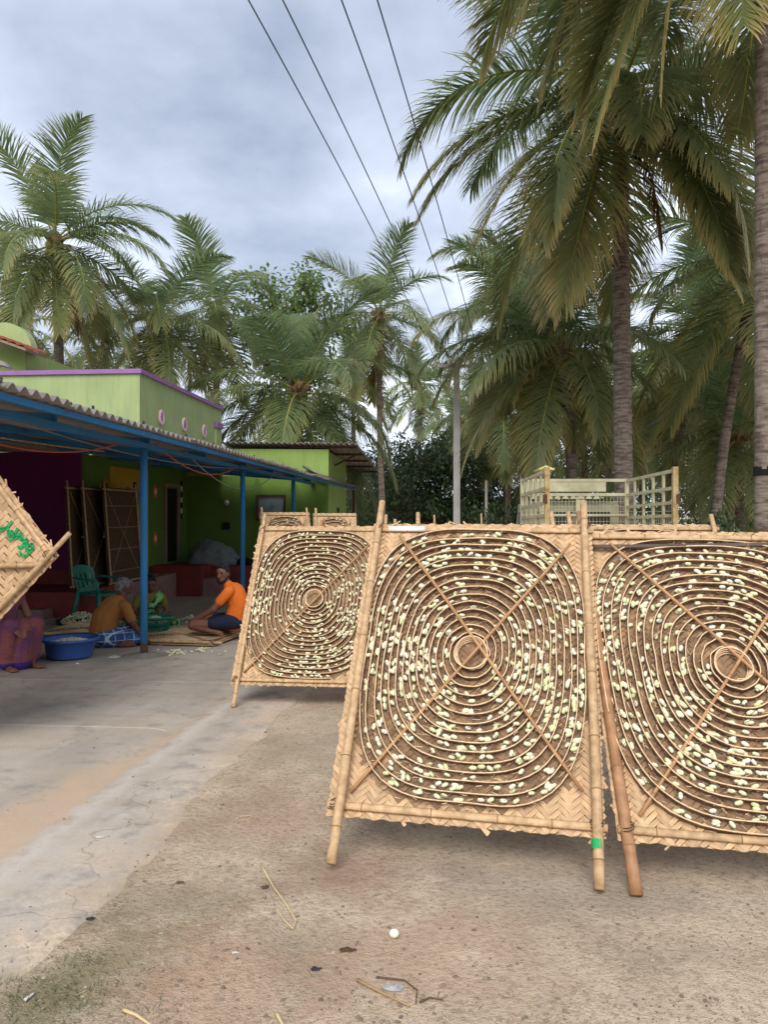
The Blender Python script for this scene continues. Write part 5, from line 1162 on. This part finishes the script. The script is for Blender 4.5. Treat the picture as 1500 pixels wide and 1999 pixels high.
# ================================================================== THINGS ON THE VERANDAH FLOOR
# plastic chair
GCH = simple('green_plastic', rgb('2a7a66'), 0.4, 0.08, 3, 0, spec=0.5)
cw = HB @ Vector((-5.88, 12.42, 0)); cw.z = gz(cw.y) + 0.012
CM = T(cw) @ Matrix.Rotation(R(-24), 4, 'Z') @ Matrix.Scale(1.06, 4)
ch = thing('plastic_chair', 'dark green moulded plastic armchair standing beside the red step', 'chair', CM)
def cp_(name, mb, smooth=True, parent=None): return mb.build(name, GCH, parent or ch, CM, smooth)
cp_('seat', MB().grid(lambda u_, v_: V(-.22 + .46 * u_, (-.23 + .46 * v_) * (1 - .08 * (1 - u_)), .43 - .015 * math.sin(math.pi * v_) + .02 * (u_ - .5) ** 2 - (.05 if u_ > .97 else 0)), 12, 10))
cp_('seat_rim', MB().tube([(.24, -.23, .40), (.24, .23, .40), (-.22, .21, .41), (-.22, -.21, .41), (.24, -.23, .40)], .018, 6))
bk = MB()
def bpt(a, b): # a across -1..1, b up 0..1
    return V(-.22 - .13 * b - .05 * (1 - a * a) * (0.5 + .5 * b), a * (.21 + .03 * b) * (1 - .25 * max(0, b - .75) * 4 * .5), .43 + .42 * b - (.05 * a * a * b))
for a0, a1 in ((-1, -.72), (-.14, .14), (.72, 1)): bk.grid(lambda u_, v_, a0=a0, a1=a1: bpt(a0 + (a1 - a0) * u_, v_), 4, 10)
for a0, a1 in ((-.58, -.28), (.28, .58)): bk.grid(lambda u_, v_, a0=a0, a1=a1: bpt(a0 + (a1 - a0) * u_, v_), 4, 10)
bk.grid(lambda u_, v_: bpt(-1 + 2 * u_, .70 + .30 * v_), 14, 5); bk.grid(lambda u_, v_: bpt(-1 + 2 * u_, .14 * v_), 14, 3); bk.grid(lambda u_, v_: bpt(-1 + 2 * u_, .38 + .1 * v_), 14, 2)
cp_('backrest', bk)
for sy in (-1, 1):
    cp_('armrest', MB().tube([bpt(sy, .62), V(-.16, sy * .27, .655), V(.05, sy * .285, .64), V(.2, sy * .28, .635), V(.235, sy * .27, .60), V(.235, sy * .26, .42)], [.022, .028, .03, .03, .028, .024], 8, True, 0, .7))
    cp_('leg', MB().tube([(.23, sy * .24, .45), (.25, sy * .26, .2), (.27, sy * .275, 0)], [.040, .032, .022], 6)); cp_('leg', MB().tube([(-.21, sy * .21, .45), (-.26, sy * .235, .2), (-.31, sy * .25, 0)], [.040, .032, .022], 6))
# blue tub
TB = simple('blue_plastic', rgb('3a62a8'), 0.4, 0.08, 3, 0, spec=0.5); tg = G(122, 1292); tg.z += 0.012; tg.y += 0.2; TM = T(tg)
tub = thing('plastic_tub', 'round blue plastic tub holding cocoons beside the purple sari woman', 'tub', TM)
MB().lathe([(0, .012), (.235, .012), (.25, .03), (.275, .2), (.315, .21), (.32, .222), (.31, .228), (.285, .226), (.262, .21), (.24, .04), (0, .028)], 40).build('body', TB, tub, TM, True)
MB().lathe([(.262, .19), (.30, .195), (.325, .212), (.32, .235), (.30, .232)], 40).build('rim', TB, tub, TM, True)
rg = random.Random(3)
def disc_pts(c, r0, n, z0, h, flat=1.0):
    res = []
    for i in range(n):
        a = rg.uniform(0, 6.28); r_ = r0 * math.sqrt(rg.random()); res.append(Vector(c) + V(r_ * math.cos(a), r_ * math.sin(a) * flat, z0 + h * max(0, 1 - (r_ / r0) ** 1.5) * rg.uniform(.55, 1)))
    return res
cocoon_heap('cocoons heaped inside the round blue tub', disc_pts(tg, .235, 330, .17, .055))
# green basket
BG = simple('green_basket_plastic', rgb('1d7d62'), 0.4, 0.08, 3, 0, spec=0.5); bgp = G(303, 1243); bgp.z += .05; BM = T(bgp)
bas = thing('plastic_basket', 'green slotted plastic basket of cocoons before the leaf print woman', 'basket', BM)
bb = MB()
for k in range(44):
    a = 2 * math.pi * k / 44; d = V(math.cos(a), math.sin(a), 0); bb.beam(d * .165 + V(0, 0, .0), d * .225 + V(0, 0, .22), .014, .008, 0, d)
bb.build('slats', BG, bas, BM)
hoop = MB()
for z_, r_ in ((.03, .172), (.085, .188), (.14, .203)): hoop.lathe([(r_, z_), (r_ + .007, z_ + .006), (r_ + .004, z_ + .016), (r_ - .003, z_ + .01)], 36)
hoop.build('hoops', BG, bas, BM, True); MB().lathe([(.21, .20), (.235, .20), (.25, .225), (.24, .24), (.215, .235), (.205, .2)], 40).build('rim', BG, bas, BM, True); MB().lathe([(0, 0), (.17, 0), (.17, .012), (0, .012)], 36).build('base', BG, bas, BM, True)
cocoon_heap('cocoons heaped in the green slotted basket', disc_pts(bgp, .19, 260, .14, .10))
# dark winnowing basin with cocoons
dg_ = HB @ Vector((-5.85, 11.75, 0)); dg_.z = gz(dg_.y) + .014; DM = T(dg_)
MB().lathe([(0, .01), (.34, .01), (.37, .07), (.385, .072), (.375, .04), (.36, 0), (0, 0)], 36).build('shallow_basin', simple('dark_green_plastic', rgb('1c3a3c'), .5), None, DM, True, label='shallow dark basin heaped with cocoons under the chair', cat='basin')
cocoon_heap('tall cocoon heap in the shallow dark basin', disc_pts(dg_, .33, 420, .03, .17))
def floor_scatter(label, px, py, n, rx, ry, h=0.03):
    c = G(px, py); pts = []
    for i in range(n):
        a = rg.uniform(0, 6.28); r_ = abs(rg.gauss(0, .5)); pts.append(V(c.x + rx * r_ * math.cos(a), c.y + ry * r_ * math.sin(a), gz(c.y + ry * r_ * math.sin(a)) + .022 + h * rg.random() * max(0, 1 - r_)))
    return cocoon_heap(label, pts)
floor_scatter('loose cocoons spilled on concrete right of the first blue post', 345, 1277, 46, .22, .28)
floor_scatter('smaller cocoon spill nearer the squatting man', 393, 1273, 22, .14, .2)
floor_scatter('cocoon heap behind the squatting man knee', 372, 1214, 110, .28, .28, .10)
floor_scatter('low cocoon heap at the second blue post', 468, 1226, 90, .25, .25, .05)
floor_scatter('few cocoons scattered before the dark basin', 150, 1228, 40, .5, .2, .01)
for i, (px, py, lb) in enumerate(((151, 1299, 'single cocoon lying against the blue tub'), (428, 1281, 'single cocoon lying right of the spill'), (440, 1275, 'second single cocoon beside the spill, near the far tray'))):
    g = G(px, py); o = inst(cocoon_me, 'cocoon', None, T(g + V(0, 0, .022)) @ Matrix.Rotation(i + .4, 4, 'Z') @ Matrix.Rotation(R(90), 4, 'Y')); tag(o, lb, 'cocoon')
# tarpaulin bundle
tv = HL(P(412, 1080, 19.0)); TPM = HB @ T(tv.x, 18.75, .17)
def tarpf(u_, v_):
    a = u_ * 2 * math.pi; e_ = v_ * math.pi / 2; x, y, z = math.cos(a) * math.cos(e_), math.sin(a) * math.cos(e_), math.sin(e_)
    k = 1 + .16 * noise.noise(V(x * 2.2, y * 2.2, z * 2.2 + 3)) + .07 * abs(noise.noise(V(x * 6, y * 6, z * 5))) + .05 * noise.noise(V(x * 12, y * 12, z * 9)); return V(x * .66 * k, y * .45 * k, z * .58 * k * (1 - .22 * x))
MB().grid(tarpf, 64, 24).build('tarpaulin_bundle', simple('grey_tarpaulin', rgb('8a8c8c'), .6, .2, 3, .3, .02, c2=rgb('6c757a')), None, TPM, True, label='crumpled grey tarpaulin bundle lying on the rear red platform', cat='tarpaulin')
dkp = HL(P(475, 1095, 18.8)); MB().grid(lambda u_, v_: tarpf(u_, v_) * .32, 24, 10).build('dark_sack', DARK, None, HB @ T(dkp.x, 18.6, .17), True, label='small dark sack behind the second blue post', cat='sack')
# trays stacked against the recessed wall
OLDMAT = simple('old_dark_mat', rgb('6d553c'), .9, .3, 30, .3, c2=rgb('4a3828'), obj_var=.2)
def wall_tray(label, v0, u0, W, lean, seed, L=1.95, z0=0.07):
    x = V(0, 1, 0); y = V(-math.sin(lean), 0, math.cos(lean)); n = x.cross(y); M = HB @ (T(v0, u0, z0) @ Matrix((x, y, n)).transposed().to_4x4())
    return make_tray(label, M, W=W, L=L, y0=.03, y1=1.82, detail=0, cocoon=False, seed=seed, pr=.016, mats=[OLDMAT, OLDMAT], group='trays leaned in the verandah')
t_, l_ = wall_tray('brown tray leaned upright on the yellow wall with crossed sticks', -6.40, 13.95, 1.45, R(4), 91)
for k in range(4): on_tray(t_, bamboo(l_(.02, .25 + k * .42, .012), l_(1.43, .25 + k * .42, .012), .009, .009, rnd, 6), [STICK, BNODE], 'rib')
wall_tray('dark tray leaned behind the crossed stick tray', -6.62, 13.55, 1.45, R(4), 92)
wall_tray('darkest tray leaned deepest against the corner pier', -6.80, 13.25, 1.3, R(3), 93)
# trays lying flat on the floor
def flat_tray(label, a, b, W, seed, detail=1, n=70):
    a = Vector(a); b = Vector(b); y = (b - a).normalized(); x = y.cross(V(0, 0, 1)).normalized(); n_ = x.cross(y); M = Matrix((x, y, n_)).transposed().to_4x4(); M.translation = a - x * W + V(0, 0, .035)
    return make_tray(label, M, W=W, L=(b - a).length, y0=.1, y1=(b - a).length - .12, detail=detail, n_coc=n, seed=seed, words='flat', group='trays lying on the floor')
stock.clear()
flat_tray('cocoon tray lying flat before the squatting man', G(205, 1258), G(430, 1265), 1.15, 95)
flat_tray('emptied tray lying flat behind the brown shirt man', G(60, 1246), G(215, 1246), 1.05, 96, 0, 20)
m_ = MB()
for d_, mm, wds in stock: m_.add([mm @ q for q in COC_V], COC_F)
m_.build('cocoons', COCOON, smooth=True, label='cocoons still sitting in the trays on the floor', kind='stuff')
# sandals by the post
sg_ = HB @ Vector((VP + .1, 12.6, 0))
for k in range(2):
    S_ = T(sg_ + V(.12 * k - .12, -.04 * k, gz(sg_.y) + .014)) @ Matrix.Rotation(R(20 - 30 * k), 4, 'Z'); so_ = MB().ell((0, 0, .012), (.05, .125, .012), None, 14, 6).build('sandal', DARK, None, S_, True, label=('black sandal at the foot of the second post, nearer the man', 'black sandal at the foot of the second post, nearer the trays')[k], cat='sandal', group='pair of sandals')
    MB().tube([(-.045, .02, .015), (-.02, .05, .05), (.02, .05, .05), (.045, .02, .015)], .008, 6).build('strap', DARK, so_, S_, True)

# ================================================================== LITTER ON THE GROUND
PLAST = simple('clear_plastic', rgb('b5b6b2'), .35, .2, 30, .4, c2=rgb('8f8c86'), spec=.5)
PAPER = simple('dirty_paper', rgb('c4beb2'), .9, .15, 20, .1)
STRAW = simple('dry_straw', rgb('cdb68c'), .8, .15, 9, 0); DRYLEAF = simple('dry_leaf', rgb('5d4a38'), .9, .3, 9, 0); PEB = simple('pebble', rgb('a2927e'), .9, .3, 5, .2, obj_var=.35, c2=rgb('6f6355'))
def gpt(px, py, up=.0):
    g = G(px, py); v = HL(g); g.z = max(gz(g.y) + gbump(g.x, g.y), slab_z(v.x, v.y) if v.x < -1.25 else -9) + up; return g
def strand(name, label, pts, r_, mat=STRAW, cat='straw', up=.006): 
    q = [gpt(*p_, up) for p_ in pts]; s_ = []
    for i in range(len(q) - 1):
        for k in range(4): s_.append(q[i].lerp(q[i + 1], k / 4))
    s_.append(q[-1]); MB().tube(s_, [r_ * (1 - .5 * i / len(s_)) for i in range(len(s_))], 6).build(name, mat, smooth=True, label=label, cat=cat)
strand('straw', 'long bent bamboo fibre lying before the pole foot', [(510, 1690), (535, 1735), (560, 1770), (578, 1800), (572, 1815), (555, 1800), (538, 1775)], .004)
strand('twig', 'brown twig crossing the plastic scrap', [(697, 1915), (745, 1940), (800, 1966)], .005, simple('twig', rgb('a08560'), .8), 'twig')
strand('twig', 'curved thin twig right of the plastic scrap', [(735, 1908), (790, 1915), (815, 1935), (812, 1962)], .003, DRYLEAF, 'twig')
strand('twig', 'short dark twig near the lower edge', [(820, 1958), (840, 1950), (865, 1955)], .0035, DRYLEAF, 'twig')
strand('straw', 'pale cane end at the lower picture edge', [(240, 1977), (265, 1986), (300, 2010)], .006)
strand('straw', 'short pale cane standing out at the lower edge', [(540, 1980), (553, 2005)], .006)
strand('straw', 'small pale strip lying on weeds', [(48, 1962), (66, 1948)], .006, PAPER)
strand('straw', 'tiny straw pair on reddish soil', [(468, 1596), (490, 1593), (490, 1600), (472, 1601)], .002)
g = gpt(770, 1828, .016); MB().ell(g, (.0175, .016, .015), None, 14, 10).build('cocoon_ball', COCOON, smooth=True, label='round pale cocoon lying alone on the dirt', cat='cocoon')
def scrap(label, px, py, s_, mat, name, cat, seed):
    g = gpt(px, py, .0); m = MB()
    def fn(u_, v_):
        a = u_ * 2 * math.pi; r_ = s_ * .55 * v_ * (1 + .75 * noise.noise(V(math.cos(a) * 1.6, math.sin(a) * 1.6, seed)) + .3 * noise.noise(V(math.cos(a) * 5, math.sin(a) * 5, seed)))
        x, y = r_ * math.cos(a) * 1.2, r_ * math.sin(a) * .75; return g + V(x, y, .002 + s_ * .35 * (1 - v_ * .8) * (.35 + abs(noise.noise(V(x * 90, y * 90, seed)))))
    m.grid(fn, 22, 6); m.build(name, mat, smooth=True, label=label, cat=cat)
scrap('crumpled clear plastic scrap on the dirt', 770, 1928, .05, PLAST, 'plastic_scrap', 'scrap', 1)
scrap('dark leaf scrap beside the round cocoon', 617, 1892, .026, WIRE, 'dry_leaf', 'leaf', 2); scrap('black leaf lump on the apron edge', 176, 1795, .026, WIRE, 'dry_leaf', 'leaf', 3)
scrap('brown leaf clump below the round cocoon', 675, 1855, .04, DRYLEAF, 'dry_leaf', 'leaf', 4); scrap('small brown leaf near bent fibre', 350, 1722, .028, DRYLEAF, 'dry_leaf', 'leaf', 5); scrap('dark leaf beside the bent fibre', 518, 1732, .03, DRYLEAF, 'dry_leaf', 'leaf', 6)
scrap('white paper scrap on the concrete apron', 195, 1640, .03, PAPER, 'paper_scrap', 'scrap', 7); scrap('pale paper scrap left of the first post', 222, 1286, .13, PAPER, 'paper_scrap', 'scrap', 8)
scrap('tiny white scrap on dirt near the twigs', 458, 1862, .018, PAPER, 'paper_scrap', 'scrap', 9)
pe = MB(); rg = random.Random(77)
icoV = [q.copy() for q in MB().ell((0, 0, 0), (1, 1, .65), None, 6, 4).v]; icoF = MB().ell((0, 0, 0), (1, 1, .65), None, 6, 4).f
for i in range(2600):
    px, py = rg.uniform(0, 1500), 1999 - 640 * rg.random() ** 1.4
    g = gpt(px, py); v = HL(g)
    if v.x < -1.35 and rg.random() < .85: continue
    r_ = (.0022 + .006 * rg.random() ** 4); mm = T(g + V(0, 0, r_ * .2)) @ Matrix.Rotation(rg.uniform(0, 6.28), 4, 'Z') @ Matrix.Diagonal((r_ * rg.uniform(.8, 1.5), r_, r_ * rg.uniform(.6, 1), 1)); pe.add([mm @ q for q in icoV], icoF, 0)
for i in range(620):
    u = 2.2 + 4.5 * rg.random() ** 1.6; v = rg.gauss(-0.95, 0.24); p = HB @ V(v, u, 0)
    if v < -1.45 or not in_view(V(p.x, p.y, gz(p.y))): continue
    g = V(p.x, p.y, gz(p.y) + gbump(p.x, p.y)); r_ = .0025 + .0075 * rg.random() ** 4
    mm = T(g) @ Matrix.Rotation(rg.uniform(0, 6.28), 4, 'Z') @ Matrix.Diagonal((r_ * rg.uniform(.8, 1.6), r_, r_ * rg.uniform(.5, .9), 1)); pe.add([mm @ (q * rg.uniform(.8, 1.2)) for q in icoV], icoF, 0)
pe.build('pebbles', PEB, smooth=False, label='small pebbles and soil crumbs strewn over the yard', kind='stuff')
ch_ = MB()
for i in range(420):
    px, py = rg.uniform(0, 1500), 1999 - 620 * rg.random() ** 1.2; g = gpt(px, py, .003); a = rg.uniform(0, 3.14); l_ = .004 + .02 * rg.random() ** 3; d = V(math.cos(a), math.sin(a), rg.uniform(-.05, .15)) * l_; s_ = V(-math.sin(a), math.cos(a), 0) * rg.uniform(.0005, .0012)
    ch_.add([g - d - s_, g - d + s_, g + d + s_, g + d - s_], [(0, 1, 2, 3)], rg.choice((0, 0, 1)))
ch_.build('straw_bits', [STRAW, DRYLEAF], label='bits of straw and dry leaf scattered on the dirt', kind='stuff')
gr = MB()
for cx_, cy_, n_, sp_ in ((70, 1940, 140, .10), (20, 1965, 90, .08), (170, 1885, 60, .06), (130, 1975, 60, .08), (300, 1975, 30, .06)):
    c = gpt(cx_, cy_)
    for i in range(n_):
        p = c + V(rg.gauss(0, sp_), rg.gauss(0, sp_ * .7), -.003); a = rg.uniform(0, 6.28); h = rg.uniform(.008, .03); s_ = V(math.cos(a), math.sin(a), 0) * .0016; gr.add([p - s_, p + s_, p + V(math.sin(a) * .02, math.cos(a) * .02, h)], [(0, 1, 2)])
gr.build('grass', SHRUBLEAF, label='tiny weeds sprouting at the apron edge', kind='stuff')
